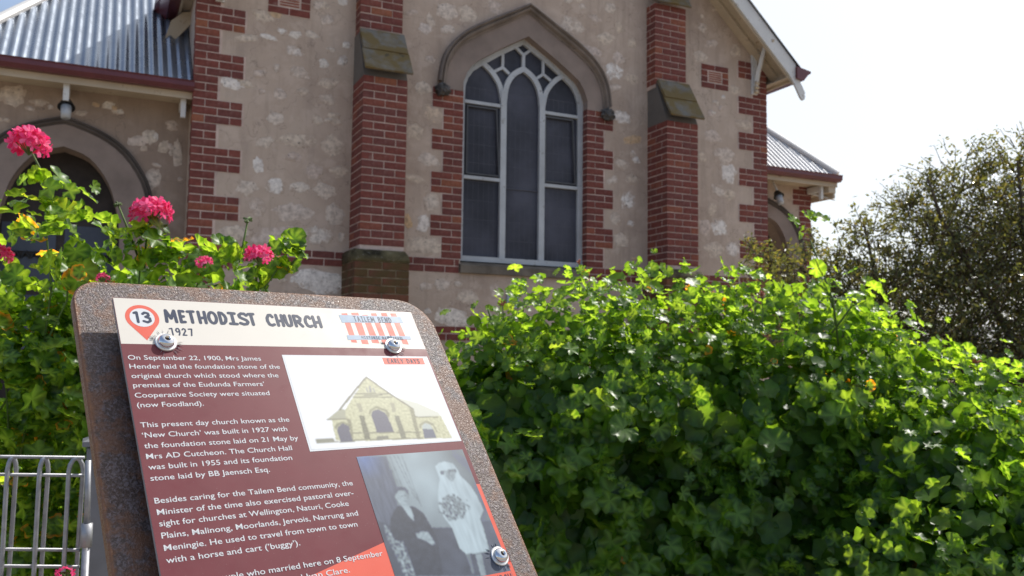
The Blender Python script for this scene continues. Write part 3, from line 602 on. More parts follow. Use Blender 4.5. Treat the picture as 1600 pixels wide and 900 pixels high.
# buttresses
def buttress(x0, x1, ux0, ux1):
    LF, UF, PF = 9.30, 9.55, 9.205
    q = MB()
    q.box(x0 + 0.004, x1 - 0.004, LF + 0.007, W, 2.66, 4.60)
    q.box(ux0 + 0.004, ux1 - 0.004, UF + 0.007, W, 5.10, 6.26)
    par = q.build('buttress', MORTAR, church)
    # rendered wedge below the sloping slabs
    s = MB()
    prof = [(LF + 0.003, 4.595), (W, 4.595), (W, 5.16), (UF + 0.0, 5.16)]
    vs = [(x0 + 0.001, y, z) for y, z in prof] + [(x1 - 0.001, y, z) for y, z in prof]
    s.add(vs, [(0, 1, 2, 3)[::-1], (4, 5, 6, 7), (0, 4, 7, 3), (0, 1, 5, 4), (2, 3, 7, 6), (1, 2, 6, 5)])
    s.build('cement_cheek', plain('grey_cement', (0.155, 0.14, 0.13), 0.9, 0.15, var=0.12, scale=3) if not hasattr(buttress, 'c') else buttress.c, par)
    for (xa, xb, yA, zA, yB, zB, yW) in ((x0, x1, UF - 0.012, 5.175, 9.20, 4.635, W), (ux0, ux1, 9.66, 6.60, 9.47, 6.24, W)):
        d = Vector((yB - yA, zB - zA)).normalized(); nn = Vector((-abs(d.y), abs(d.x)))  # outward normal (towards -y, +z)
        nn = Vector((d.y, -d.x)) if d.y * 1 < 0 else Vector((-d.y, d.x))
        mid = 0.50
        for k, (f0, f1, th, ex) in enumerate(((0.0, mid + 0.02, 0.045, 0.004), (mid, 1.0, 0.030, 0.016))):
            a = Vector((yA, zA)).lerp(Vector((yB, zB)), f0); b = Vector((yA, zA)).lerp(Vector((yB, zB)), f1)
            o = nn * th
            prof = [a, b, b + o, a + o]
            m = MB(); m.add([(xa - ex, p.x, p.y) for p in prof] + [(xb + ex + 0.012, p.x, p.y) for p in prof],
                  [(0, 1, 2, 3), (7, 6, 5, 4), (0, 4, 5, 1), (1, 5, 6, 2), (2, 6, 7, 3), (3, 7, 4, 0)])
            ob = m.build('coping_slab', SLAB, par, recalc=True)
            bv = ob.modifiers.new('b', 'BEVEL'); bv.width = 0.006; bv.segments = 2
    def courses(xa, xb, yf, zt, zb, m, phase=0):
        n = int(round((zt - zb) / CO)); D = W - yf; w2 = (xb - xa - 0.012) / 2; h = w2 / 2 - 0.006
        for i in range(n):
            z = zt - (i + 1) * CO
            if (i + phase) % 2 == 0:
                L = [(xa, xa + h, 0.247), (xa + h + 0.012, xa + h + 0.012 + w2, 0.1), (xb - h, xb, 0.247)]; y = 0.259
            else:
                L = [(xa, xa + w2, 0.118), (xb - w2, xb, 0.118)]; y = 0.130
            if D < 0.25: L = [(a, b_, min(dd, D)) for a, b_, dd in L]
            for a, b_, dd in L: brick(a, b_, yf, yf + dd, z, par, m)
            while y < D - 0.02:
                y1 = min(D, y + 0.247)
                brick(xa, xa + 0.06, yf + y, yf + y1, z, par, m); brick(xb - 0.06, xb, yf + y, yf + y1, z, par, m)
                y = y1 + 0.012
    courses(x0, x1, LF, 4.60, 2.66, BRICK)
    courses(ux0, ux1, UF, 6.26, 5.12, BRICK, 1)
    # plinth with a rounded mossy shoulder
    px0, px1 = x0 - 0.075, x1 + 0.035
    p = MB(); p.box(px0 + 0.004, px1 - 0.004, PF + 0.007, W, GZ - 0.2, 2.53)
    pl = p.build('plinth', MOSSMORTAR, par)
    sh = MB(); prof = []
    for k in range(7):
        t = k / 6 * math.pi / 2; prof.append((PF - 0.006 + 0.07 * (1 - math.sin(t)) , 2.58 + 0.075 * math.cos(t) * 1.0))
    prof = [(PF - 0.006, 2.52), (PF - 0.006, 2.56), (PF + 0.008, 2.60), (PF + 0.035, 2.635), (PF + 0.075, 2.655), (LF + 0.05, 2.668), (W, 2.668), (W, 2.52)]
    n = len(prof); xs = [(px0 - 0.004, -0.035), (px0 + 0.03, 0.0), (px1 - 0.03, 0.0), (px1 + 0.004, -0.035)]
    vs = []
    for x, dz in xs: vs += [(x, y, z + (dz if z > 2.57 else 0)) for y, z in prof]
    fs = [tuple(range(n))[::-1], tuple(range(3 * n, 4 * n))]
    for a in range(3):
        for i in range(n):
            j = (i + 1) % n; fs.append((a * n + i, a * n + j, (a + 1) * n + j, (a + 1) * n + i))
    sh.add(vs, fs)
    sh.build('rounded_shoulder', plain('mossy_cement', (0.10, 0.085, 0.045), 0.9, 0.25, var=0.5, scale=7, bmp=0.6, wear=(0.20, 0.20, 0.20)), par, smooth=True, recalc=True)
    zt = 2.52; w2 = (px1 - px0 - 0.012) / 2; h = w2 / 2 - 0.006
    for i in range(20):
        z = zt - (i + 1) * CO; m = MOSSBRICK if i < 4 else MOSSBRICK2
        L = [(px0, px0 + h), (px0 + h + 0.012, px0 + h + 0.012 + w2), (px1 - h, px1)] if i % 2 else [(px0, px0 + w2), (px1 - w2, px1)]
        for a, b_ in L: brick(a, b_, PF, PF + 0.118, z, par, m)
        y = 0.13
        while y < W - PF - 0.02:
            y1 = min(W - PF, y + (0.118 if i % 2 and y < 0.14 else 0.247)); brick(px0, px0 + 0.06, PF + y, PF + y1, z, par, m); y = y1 + 0.012
buttress.c = plain('grey_cement', (0.155, 0.14, 0.13), 0.9, 0.15, var=0.12, scale=3)
buttress(2.53, 3.035, 2.54, 3.04)
buttress(6.56, 7.048, 6.547, 7.045)

# dressed arch, hood mould, carved stops
HO = [(1.205, 4.80), (1.185, 4.96), (1.135, 5.14), (1.035, 5.30), (0.87, 5.465), (0.65, 5.61), (0.33, 5.785), (0.0, 5.965)]
HI = [(1.10, 4.72), (1.09, 4.90), (1.05, 5.05), (0.97, 5.20), (0.84, 5.33), (0.62, 5.475), (0.32, 5.65), (0.0, 5.845)]
ar = MB()
outer = arch(WX, HI)
ar.prism(outer + [(WX + 0.868, 4.72)] + list(reversed(arch(WX, [(a - 0.004, b - 0.003) for a, b in IN])[1:-1])) + [(WX - 0.868, 4.72)], W - 0.012, W + 0.10)
ar.build('arch_surround', DRESS, church)
hm = MB()
def smooth_arch(pts, n=4):
    out = []
    for i in range(len(pts) - 1):
        p0 = Vector(pts[max(0, i - 1)]); p1 = Vector(pts[i]); p2 = Vector(pts[i + 1]); p3 = Vector(pts[min(len(pts) - 1, i + 2)])
        for k in range(n):
            t = k / n
            out.append(0.5 * ((2 * p1) + (p2 - p0) * t + (2 * p0 - 5 * p1 + 4 * p2 - p3) * t * t + (3 * p1 - p0 - 3 * p2 + p3) * t ** 3))
    out.append(Vector(pts[-1])); return [tuple(p) for p in out]
def hoodprofile(mb, cx, ho, hi, y, s=1.0):
    A = [Vector(p) for p in smooth_arch(ho)]; B = [Vector(p) for p in smooth_arch(hi)]
    prof = [(0.0, 0.0), (0.02, -0.075), (0.22, -0.095), (0.40, -0.06), (0.50, -0.085), (0.70, -0.07), (0.85, -0.03), (1.0, -0.02), (1.0, 0.0)]
    for sgn in (-1, 1):
        vs = []; fs = []; n = len(prof)
        for a, b in zip(A, B):
            for t, d in prof:
                p = a.lerp(b, t); vs.append((cx + sgn * p.x, y + d * s, p.y))
        for i in range(len(A) - 1):
            for j in range(n - 1):
                q = (i * n + j, i * n + j + 1, (i + 1) * n + j + 1, (i + 1) * n + j)
                fs.append(q if sgn > 0 else q[::-1])
        mb.add(vs, fs)
hoodprofile(hm, WX, HO, HI, W)
hood = hm.build('hood_mould', HOOD, church)
def carved(x, z, y, r, parent):
    bm = bmesh.new(); bmesh.ops.create_icosphere(bm, subdivisions=4, radius=1)
    for v in bm.verts:
        q = noise.noise(v.co * 2.3 + Vector((x, 0, 0))) * 0.35 + abs(noise.noise(v.co * 5.1)) * 0.45
        v.co = v.co * (0.82 + q); v.co.x *= r * 1.15; v.co.z *= r * 0.95; v.co.y *= r * 0.9; v.co += Vector((x, y, z))
    me = bpy.data.meshes.new('carved_stop'); bm.to_mesh(me); bm.free(); link('carved_stop', me, parent, CARVED, True)
carved(3.605, 4.69, W - 0.05, 0.085, hood); carved(5.91, 4.68, W - 0.05, 0.085, hood)

# window
FY = 9.865
FO = [(0.84, 4.70), (0.835, 4.84), (0.79, 4.965), (0.72, 5.065), (0.60, 5.155), (0.34, 5.33), (0.0, 5.535)]
pts = [(WX - 0.84, 2.70)] + arch(WX, [(a - 0.0, b) for a, b in FO]) + [(WX + 0.84, 2.70)]
fr = MB(); fr.ribbon(pts, 0.085, FY, FY + 0.09)
fr.box(WX - 0.872, WX + 0.872, FY - 0.03, FY + 0.085, 2.66, 2.725)
window = fr.build('window', FRAMEP, church)
sl_ = MB(); prof = [(W - 0.05, 2.50), (W - 0.05, 2.60), (W + 0.12, 2.655), (W + 0.12, 2.50)]
sl_.add([(WX - 0.885, y, z) for y, z in prof] + [(WX + 0.885, y, z) for y, z in prof], [(0, 1, 2, 3), (7, 6, 5, 4), (0, 4, 5, 1), (1, 5, 6, 2), (2, 6, 7, 3), (3, 7, 4, 0)])
o = sl_.build('window_sill', SILLM, window, recalc=True); bv = o.modifiers.new('b', 'BEVEL'); bv.width = 0.008; bv.segments = 2
ML, MR = WX - 0.272, WX + 0.272
def bar(pts, w, y0, y1, nm='mullion', m=FRAMEP):
    q = MB(); q.ribbon(pts, w, y0, y1); return q.build(nm, m, window)
bar([(ML, 2.70), (ML, 4.84)], 0.078, FY - 0.012, FY + 0.07); bar([(MR, 2.70), (MR, 4.84)], 0.078, FY - 0.012, FY + 0.07)
# pointed heads
cl = smooth_arch([(0.262, 4.72), (0.245, 4.87), (0.20, 4.99), (0.12, 5.09), (0.0, 5.165)], 3)
bar([(WX - p[0], p[1]) for p in cl] + [(WX + p[0], p[1]) for p in reversed(cl[:-1])], 0.068, FY - 0.008, FY + 0.06, 'light_head')
sl2 = smooth_arch([(0.285, 4.72), (0.325, 4.90), (0.40, 5.02), (0.48, 5.10), (0.575, 5.165)], 3)
for s in (-1, 1): bar([(WX + s * p[0], p[1]) for p in sl2], 0.062, FY - 0.004, FY + 0.055, 'light_head')
T = lambda x, z, s: (WX + s * x, z)
yy = FY + 0.002
for s in (-1, 1):
    bar([T(0.0, 5.35, s), T(0.125, 5.45, s)], 0.036, yy, FY + 0.05, 'tracery_bar'); yy += 0.001
    bar([T(0.195, 5.075, s), T(0.287, 5.145, s)], 0.036, yy, FY + 0.05, 'tracery_bar'); yy += 0.001
    bar([T(0.287, 5.145, s), T(0.40, 5.075, s)], 0.036, yy, FY + 0.05, 'tracery_bar'); yy += 0.001
    bar([T(0.287, 5.14, s), T(0.287, 5.36, s)], 0.036, yy, FY + 0.05, 'tracery_bar'); yy += 0.001
bar([(WX, 5.17), (WX, 5.36)], 0.042, FY - 0.001, FY + 0.05, 'tracery_bar')
# panes
def pane(pts, y=FY + 0.035):
    q = MB(); q.prism(pts, y, y + 0.004); return q.build('pane', GLASS, window)
cw = [(p[0], p[1]) for p in cl]
pane([(ML, 2.70)] + [(WX - p[0], p[1]) for p in cl] + [(WX + p[0], p[1]) for p in reversed(cl[:-1])] + [(MR, 2.70)])
for s in (-1, 1):
    fo = [(0.82, 2.70), (0.82, 4.70), (0.815, 4.84), (0.77, 4.96), (0.70, 5.06), (0.59, 5.15)]
    P_ = [T(a, b, s) for a, b in fo] + [T(p[0], p[1], s) for p in reversed(sl2)] + [T(0.272, 2.70, s)]
    pane(P_ if s > 0 else P_[::-1])
    L1 = [T(0.575, 5.165, s), T(0.40, 5.03, s), T(0.287, 5.14, s), T(0.287, 5.36, s)]
    L2 = [T(0.287, 5.36, s), T(0.287, 5.145, s), T(0.20, 5.0, s), T(0.0, 5.17, s), T(0.0, 5.35, s), T(0.125, 5.46, s)]
    L3 = [T(0.287, 5.14, s), T(0.40, 5.04, s), T(0.325, 4.90, s), T(0.285, 4.74, s), T(0.25, 4.86, s), T(0.20, 5.0, s)]
    for L in (L1, L2, L3): pane(L if s > 0 else L[::-1])
pane([(WX, 5.34), (WX + 0.14, 5.45), (WX, 5.53), (WX - 0.14, 5.45)], FY + 0.036)
for s in (-1, 1):
    for z in (4.642, 3.70): bar([T(0.31, z, s), T(0.80, z, s)], 0.04, FY - 0.006, FY + 0.05, 'transom')
bar([(ML + 0.04, 3.61), (MR - 0.04, 3.61)], 0.014, FY + 0.02, FY + 0.034, 'transom', LEAD)
# leading and protective mesh lines
ld = MB()
for (a, b, top) in ((WX - 0.80, ML - 0.04, 4.85), (ML + 0.04, MR - 0.04, 4.9), (MR + 0.04, WX + 0.80, 4.85)):
    k = 0; x = a + 0.07
    while x < b - 0.02:
        ld.box(x, x + 0.004, FY + 0.0342, FY + 0.0347, 2.73, top); x += 0.0705
    z = 2.95
    while z < top:
        ld.box(a, b, FY + 0.0338, FY + 0.0349, z, z + 0.005); z += 0.235
o = ld.build('leading', LEAD, window); tag(o, kind='stuff')
# hopper sashes tipped inwards
for s in (-1, 1):
    q = MB(); w0, w1 = (0.315, 0.77); z0, z1 = 3.74, 4.60
    for (a, b, c_, d) in ((w0, w0 + 0.016, z0, z1), (w1 - 0.016, w1, z0, z1), (w0 + 0.016, w1 - 0.016, z0, z0 + 0.016), (w0 + 0.016, w1 - 0.016, z1 - 0.02, z1)):
        xs = sorted((WX + s * a, WX + s * b)); vs = []
        for z in (c_, d):
            dy = 0.0 + (z - z0) * -0.10
            for y in (FY - 0.02 + dy * -0.0, FY + 0.0):
                pass
        q.box(xs[0], xs[1], FY - 0.0, FY + 0.018, c_, d)
    # lean
    q.v = [(x, y + 0.11 * (z - z0) - 0.055 * 0 - 0.0, z) if False else (x, y - 0.006 + 0.0 * z, z) for x, y, z in q.v]
    sh_ = 0.07
    q.v = [(x + 0.0, y + 0.028 - 0.028 - sh_ * (z1 - z) * 0.0, z) for x, y, z in q.v]
    q.v = [(x - 0.045 * (z - z0) / (z1 - z0) * 1.0 if abs(x - WX) < 0.45 and s < 0 else (x - 0.045 * (z - z0) / (z1 - z0) if abs(x - WX) > 0.6 and s > 0 else x), y, z) for x, y, z in q.v]
    q.build('hopper_sash', plain('grey_sash_paint', (0.085, 0.088, 0.098), 0.6, 0.3), window)
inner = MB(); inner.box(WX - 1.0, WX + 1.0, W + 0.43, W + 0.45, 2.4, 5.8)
inner.build('dark_interior_sheet', IRON, church)  # black sheet behind the panes, its colour stands for the unlit interior

# gable roof, bargeboards, soffits
SL = 0.912; AP = 9.345          # slope and apex of the roof top
def rz(x, dz=0.0): return AP - SL * abs(x - CX) + dz
def band(mb, xa, xb, y0, y1, top, bot):
    """sloping board between xa..xb, following the roof, from top offset to bottom offset"""
    p = [(xa, rz(xa, bot)), (xb, rz(xb, bot)), (xb, rz(xb, top)), (xa, rz(xa, top))]
    mb.prism(p, y0, y1)
for s in (-1, 1):
    xe = CX + s * 4.17
    b_ = MB(); pts = [(CX, AP), (CX, AP - 0.27)]
    xt = CX + s * 3.92
    tail = [(xt, rz(xt, -0.27)), (CX + s * 4.01, 5.38), (CX + s * 4.10, 5.225), (CX + s * 4.135, 5.18), (CX + s * 4.165, 5.17), (CX + s * 4.19, 5.19), (CX + s * 4.20, 5.235), (CX + s * 4.185, 5.26), (CX + s * 4.205, 5.275), (CX + s * 4.15, 5.37), (CX + s * 4.06, 5.50), (CX + s * 4.03, rz(CX + s * 4.03, 0))]
    poly = pts + tail
    if s < 0: poly = poly[::-1]
    b_.prism(poly, 9.285, 9.315)
    bb = b_.build('bargeboard', WHITE, church)
    bo = MB(); bx = CX + s * 3.62; bo.tube([(bx, 9.286, rz(bx, -0.10)), (bx, 9.275, rz(bx, -0.10))], 0.022, seg=10); bo.build('bolt_cap', CREAM, bb)
    # soffit lining under the verge
    so_ = MB(); sx0, sx1 = sorted((CX, CX + s * 4.02)); band(so_, sx0, sx1, 9.318, W + 0.02, -0.085, -0.105)
    so_.build('soffit', CREAM, church)
    fm = MB(); band(fm, sx0, sx1, 9.60, W - 0.004, -0.108, -0.165) ; fm.build('soffit_batten', CREAM, church)
    f2 = MB(); band(f2, sx0, sx1, 9.32, 9.345, -0.108, -0.30); f2.build('soffit_batten', CREAM, church)
    # corrugated roof sheets
    rf = MB(); n = 170; y0, y1 = 9.255, 20.6; vs = []; fs = []
    for i in range(n + 1):
        y = y0 + (y1 - y0) * i / n; dz = 0.012 * math.sin(i * math.pi * 0.5) + 0.02
        vs += [(CX, y, AP + dz), (xe, y, rz(xe, dz))]
    for i in range(n): fs.append((2 * i, 2 * i + 1, 2 * i + 3, 2 * i + 2))
    rf.add(vs, fs); rr = rf.build('main_roof', ROOF, church, smooth=True)
    so2 = rr.modifiers.new('s', 'SOLIDIFY'); so2.thickness = 0.004
    # eave fascia, soffit, gutter
    ex = CX + s * 4.0
    e = MB(); a, b = sorted((ex, ex + s * 0.022)); e.box(a, b, 9.318, 20.5, rz(ex, -0.27), rz(ex, -0.07)); e.build('fascia', CREAM, church)
    e = MB(); xa, xb = sorted((CX + s * 3.60, ex)); wallx = CX + s * 3.895
    xa, xb = sorted((wallx + s * 0.002, ex)); zz = rz(ex, -0.23)
    vs = [(xa, 9.318, zz), (xb, 9.318, zz), (xb, 20.5, zz), (xa, 20.5, zz)]; e.add(vs + [(x, y, z + 0.015) for x, y, z in vs], [(3, 2, 1, 0), (4, 5, 6, 7), (0, 1, 5, 4), (1, 2, 6, 5), (2, 3, 7, 6), (3, 0, 4, 7)]); e.build('eave_soffit', CREAM, church)
    gt = MB(); gz = 5.50; gx = ex + s * 0.024
    prof = [(0, 0.13), (0, -0.04), (0.12, -0.06), (0.20, 0.03), (0.25, 0.06), (0.25, 0.09), (0.22, 0.09), (0.19, 0.05), (0.12, -0.04), (0.015, -0.02), (0.015, 0.13)]
    vs = [(gx + s * u, 9.25, gz + v) for u, v in prof] + [(gx + s * u, 20.6, gz + v) for u, v in prof]; n = len(prof)
    gt.add(vs, [tuple((i, (i + 1) % n, n + (i + 1) % n, n + i)) for i in range(n)])
    gt.add([(gx + s * u, 9.25, gz + v) for u, v in ((0, 0.13), (0, -0.04), (0.12, -0.06), (0.20, 0.03), (0.25, 0.06), (0.25, 0.09))] + [(gx + s * u, 9.245, gz + v) for u, v in ((0, 0.13), (0, -0.04), (0.12, -0.06), (0.20, 0.03), (0.25, 0.06), (0.25, 0.09))],
           [(0, 1, 2, 3, 4, 5), (11, 10, 9, 8, 7, 6)] + [(i, (i + 1) % 6, 6 + (i + 1) % 6, 6 + i) for i in range(6)])
    gt.build('gutter', MAROON, church, recalc=True)
    # timber bracket under the verge
    X = CX + s * 3.668
    k = MB(); k.box(X - 0.045, X + 0.045, W - 0.035, W - 0.001, 5.30, 6.02)
    br_ = k.build('verge_bracket', WHITE, church)
    k = MB(); k.tube([(X, W - 0.05, 5.40), (X, W - 0.11, 5.60), (X, W - 0.25, 5.92)], 0.036, 0.036, seg=4); k.build('strut', WHITE, br_)
    k = MB(); k.box(X - 0.04, X + 0.04, 9.33, W - 0.036, 5.93, 6.0); k.build('top_rail', WHITE, br_)
    for q in range(3):
        k = MB(); k.tube([(X - 0.03, W - 0.06 - 0.008 * q, 5.335 + q * 0.06), (X + 0.03, W - 0.06 - 0.008 * q, 5.335 + q * 0.06)], 0.028, seg=8); k.build('turned_knob', CREAM, br_)

# cream end board where the main eave dips over the porch roof
k = MB(); k.prism([(0.52, 5.00), (0.58, 4.99), (0.83, 5.32), (0.83, 5.45), (0.72, 5.42), (0.60, 5.30)], 10.56, 10.60)
k.build('eave_end_board', CREAM, church)

# ------------------------------------------------------------------ porches
RS = 0.93
def offset_arch(L, d):
    out = []
    for i, p in enumerate(L):
        a = Vector(L[max(0, i - 1)]); b = Vector(L[min(len(L) - 1, i + 1)]); t = (b - a).normalized(); nn = Vector((-t.y, t.x))
        if nn.x > 0: nn = -nn
        q = Vector(p) + nn * d
        out.append((max(0.0, q.x), q.y))
    out[-1] = (0.0, L[-1][1] - d * 1.15)
    return out
def porch(side, wy, gy, xin, xend_eave, xwall, hipdx, acx, aho, ahi, ain, blocks):
    """side -1 left porch, +1 right porch"""
    s = side; gz = 4.38
    aho = smooth_arch(aho, 3); ahi = offset_arch(aho, 0.075)
    outer = sorted((xin, xwall))
    inner = arch(acx, ain)
    inner = [(inner[0][0], GZ - 0.25)] + inner + [(inner[-1][0], GZ - 0.25)]
    w = MB()
    rect = [(outer[0], GZ - 0.3), (outer[1], GZ - 0.3), (outer[1], 4.33), (outer[0], 4.33)]
    # wall as polygon with the doorway cut from the bottom edge
    poly = [(outer[0], GZ - 0.3), (inner[0][0], GZ - 0.3)] + inner + [(inner[-1][0], GZ - 0.3), (outer[1], GZ - 0.3), (outer[1], 4.33), (outer[0], 4.33)]
    w.prism(poly, wy, wy + 0.32)
    xo = xwall
    a, b = sorted((xo, xo - s * 0.3)); w.box(a, b, wy + 0.32, wy + 3.2, GZ - 0.3, 4.33)
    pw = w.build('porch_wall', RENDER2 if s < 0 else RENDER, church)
    # arch moulding and panel
    h = MB(); hoodprofile(h, acx, aho, ahi, wy, 0.55); h.build('porch_hood_mould', HOOD2, pw)
    a_ = MB(); oh = arch(acx, ahi); a_.prism(oh + list(reversed(arch(acx, [(a - 0.004 if a else 0.0, b - 0.004) for a, b in ain]))), wy - 0.012, wy + 0.1); a_.build('porch_arch_surround', DRESS, pw)
    # roof: strips up the slope, cut by the hip
    pitch = 0.0935; n = 6; x = xend_eave; ov = MB(); vs = []; fs = []; idx = []
    x_to = xin; cnt = int(abs(x_to - xend_eave) / (pitch / n)) + 1
    for i in range(cnt + 1):
        xx = xend_eave - s * i * pitch / n
        if s * (xx - x_to) < 0: xx = x_to
        dm = min(2.3, max(0.0, abs(xx - xend_eave) / hipdx))
        cz = 0.019 * math.cos(i * 2 * math.pi / n)
        vs += [(xx, gy - 0.03, gz + cz - 0.03 * RS + 0.025), (xx, gy + dm, gz + RS * dm + cz + 0.025)]
    for i in range(cnt): fs.append((2 * i, 2 * i + 1, 2 * i + 3, 2 * i + 2) if s > 0 else (2 * i, 2 * i + 2, 2 * i + 3, 2 * i + 1))
    ov.add(vs, fs); r = ov.build('porch_roof', ROOF if s < 0 else ROOF2, church, smooth=True)
    r2 = MB(); r2.add([(xend_eave, gy, gz), (xend_eave - s * hipdx * 2.3, gy + 2.3, gz + RS * 2.3), (xend_eave - s * hipdx * 2.3, gy + 3.4, gz + RS * 2.3), (xend_eave, gy + 3.4, gz)], [(0, 1, 2, 3)])
    r2.build('porch_roof', ROOF, church)
    cap = MB(); a = Vector((xend_eave, gy - 0.02, gz + 0.03)); b = Vector((xend_eave - s * hipdx * 2.3, gy + 2.3, gz + RS * 2.3 + 0.04))
    cap.tube([a, b], 0.055, seg=10); cap.build('hip_capping', ROOFW, r)
    # gutter, fascia, soffit
    g_ = MB(); prof = [(0.0, -0.10), (-0.075, -0.10), (-0.11, -0.06), (-0.11, -0.015), (-0.125, 0.0), (-0.105, 0.0), (-0.095, -0.05), (0.0, -0.085)]
    xa, xb = sorted((xin + (0.0), xend_eave + s * 0.02)); n2 = len(prof)
    vs = [(xa, gy + 0.0 + u, gz + v) for u, v in prof] + [(xb, gy + u, gz + v) for u, v in prof]
    g_.add(vs, [(i, (i + 1) % n2, n2 + (i + 1) % n2, n2 + i) for i in range(n2)] + [(0, 1, 2, 3, 4, 5, 6, 7), tuple(range(15, 7, -1))])
    g_.build('gutter', MAROON, church, recalc=True)
    f = MB(); f.box(xa, xb, gy + 0.002, gy + 0.024, gz - 0.17, gz - 0.02); f.build('fascia', CREAM, church)
    f = MB(); f.box(xa, xb, gy + 0.025, wy + 0.02, gz - 0.125, gz - 0.11); f.build('eave_soffit', CREAM, church)
    return pw
AO = [(0.90, 2.9), (0.895, 3.10), (0.82, 3.37), (0.62, 3.66), (0.36, 3.84), (0.0, 3.965)]
AI = [(0.83, 2.9), (0.82, 3.07), (0.75, 3.33), (0.565, 3.59), (0.325, 3.765), (0.0, 3.895)]
AN = [(0.575, 2.45), (0.575, 2.72), (0.54, 3.0), (0.445, 3.30), (0.255, 3.55), (0.0, 3.65)]
AN = smooth_arch(AN, 4); AI = smooth_arch(AI, 3)
HOOD2 = plain('dark_moulding', (0.10, 0.085, 0.08), 0.85, 0.2, var=0.2, scale=4, bmp=0.3)
pwL = porch(-1, 10.2, 9.80, XL, -1.457, -1.33, 0.66, -0.41, AO, AI, AN, None)
k = 0.84
sc_ = lambda L: [(a * k, 4.02 - (3.965 - z) * k * 1.08) for a, z in L]
pwR = porch(1, 10.55, 10.14, XR, 10.34, 10.19, 0.66, 9.28, sc_(AO), sc_(AI), [(a * k, z - 0.02) for a, z in sc_(AN)] if False else sc_(AN), None)
for (x, z, w, h) in PORCH_STONES: place_stone(x, z, w, h, pwL, 10.2)
for k_ in range(40):
    x = random.uniform(-1.2, 0.75); z = random.uniform(3.3, 4.15)
    if (abs(x + 0.41) < 0.95 and z < 4.0 - 0.55 * ((x + 0.41) / 0.9) ** 2): continue
    place_stone(x, z, random.uniform(0.05, 0.12), random.uniform(0.04, 0.08), pwL, 10.2)
# quoin of the right porch
q = MB()
for i in range(0, 22):
    z = 2.40 + i * CO; w = 0.385 if (i // 3) % 2 == 0 else 0.25
    q.box(10.19 - w, 10.193, 10.547, 10.80, z, z + CO)
pq = q.build('quoin', MORTAR, church)
for i in range(0, 22):
    z = 2.40 + i * CO; wide = (i // 3) % 2 == 0
    L = ([0.24, 0.118] if i % 2 else [0.118, 0.24]) if wide else ([0.24] if i % 2 else [0.115, 0.115])
    x = 10.196
    for w in L: brick(x - w, x, 10.541, 10.541 + 0.118, z, pq); x -= w + 0.012
# doors inside the porches
for (x, y, hw) in ((-0.41, 10.55, 0.60), (9.28, 10.9, 0.52)):
    d = MB(); d.box(x - hw, x + hw, y, y + 0.05, GZ - 0.1, 3.8); dr = d.build('door', DARKWOOD, church)
    for s in (-1, 1):
        for (za, zb) in ((2.56, 2.86), (2.15, 2.50), (1.3, 2.1)):
            p = MB(); a, b = sorted((x + s * 0.04, x + s * (hw - 0.05))); p.box(a, b, y - 0.012, y - 0.001, za, zb); pp = p.build('door_panel', PALEBLUE, dr)
        p = MB()
        for t in range(24):
            pass
        cxs = x + s * hw * 0.52
        sp = [(cxs - 0.20 + 0.40 * i / 24, y - 0.03, 2.52 + 0.035 * math.sin(i * 1.2)) for i in range(25)]
        p.tube(sp, 0.012, seg=6); p.build('strap_hinge', IRON, dr)
# rafter-end brackets
for (x, y, z0, z1, w) in ((0.72, 9.86, 4.02, 4.20, 0.05), (-0.40, 9.86, 4.05, 4.23, 0.055), (10.12, 10.22, 4.02, 4.2, 0.05)):
    k2 = MB(); k2.box(x - w / 2, x + w / 2, y, y + 0.30, z0 + 0.12, z1 + 0.03); k2.box(x - w / 2, x + w / 2, y + 0.001, y + 0.05, z0, z0 + 0.12)
    k2.build('eave_bracket', WHITE, church)
# boxed eave end of the right porch
k2 = MB(); k2.box(10.20, 10.34, 10.16, 10.95, 4.12, 4.25); k2.box(10.30, 10.335, 10.17, 10.9, 4.04, 4.12); k2.build('boxed_eave', CREAM, church)
k2 = MB(); k2.tube([(10.16, 10.50, 4.16), (10.36, 10.2, 4.02)], 0.022, 0.010, seg=6); k2.build('eave_spike', WHITE, church)

# bricks: the 300 that show largest are objects, the rest one mesh
def score(b):
    x = (b[0] + b[1]) / 2; y = b[2]; z = (b[4] + b[5]) / 2
    v = Vector((x, y, z - 1.5)); d = v.length
    fwd = -Vector(CAM_AXES[2]); r = Vector(CAM_AXES[0]); u = Vector(CAM_AXES[1])
    f = v.dot(fwd)
    px = 800 + 1375 * v.dot(r) / f; py = 450 - 1375 * v.dot(u) / f
    if not (-5 < px < 1605 and -5 < py < 480): return 0
    side = (b[1] - b[0]) < 0.07 and (b[3] - b[2]) > 0.08
    return ((b[3] - b[2]) * 0.45 if side else (b[1] - b[0])) / d
mesh_cache = {}
def brick_mesh(w, d, h):
    key = (round(w, 3), round(d, 3), round(h, 3))
    if key not in mesh_cache:
        bm = bmesh.new(); bmesh.ops.create_cube(bm, size=1)
        for v in bm.verts: v.co.x *= w; v.co.y *= d; v.co.z *= h
        bmesh.ops.bevel(bm, geom=list(bm.edges), offset=0.0022, segments=1, affect='EDGES')
        me = bpy.data.meshes.new('brick'); bm.to_mesh(me); bm.free(); mesh_cache[key] = me
    return mesh_cache[key]
BR.sort(key=score, reverse=True)
random.seed(11)
rest = {}
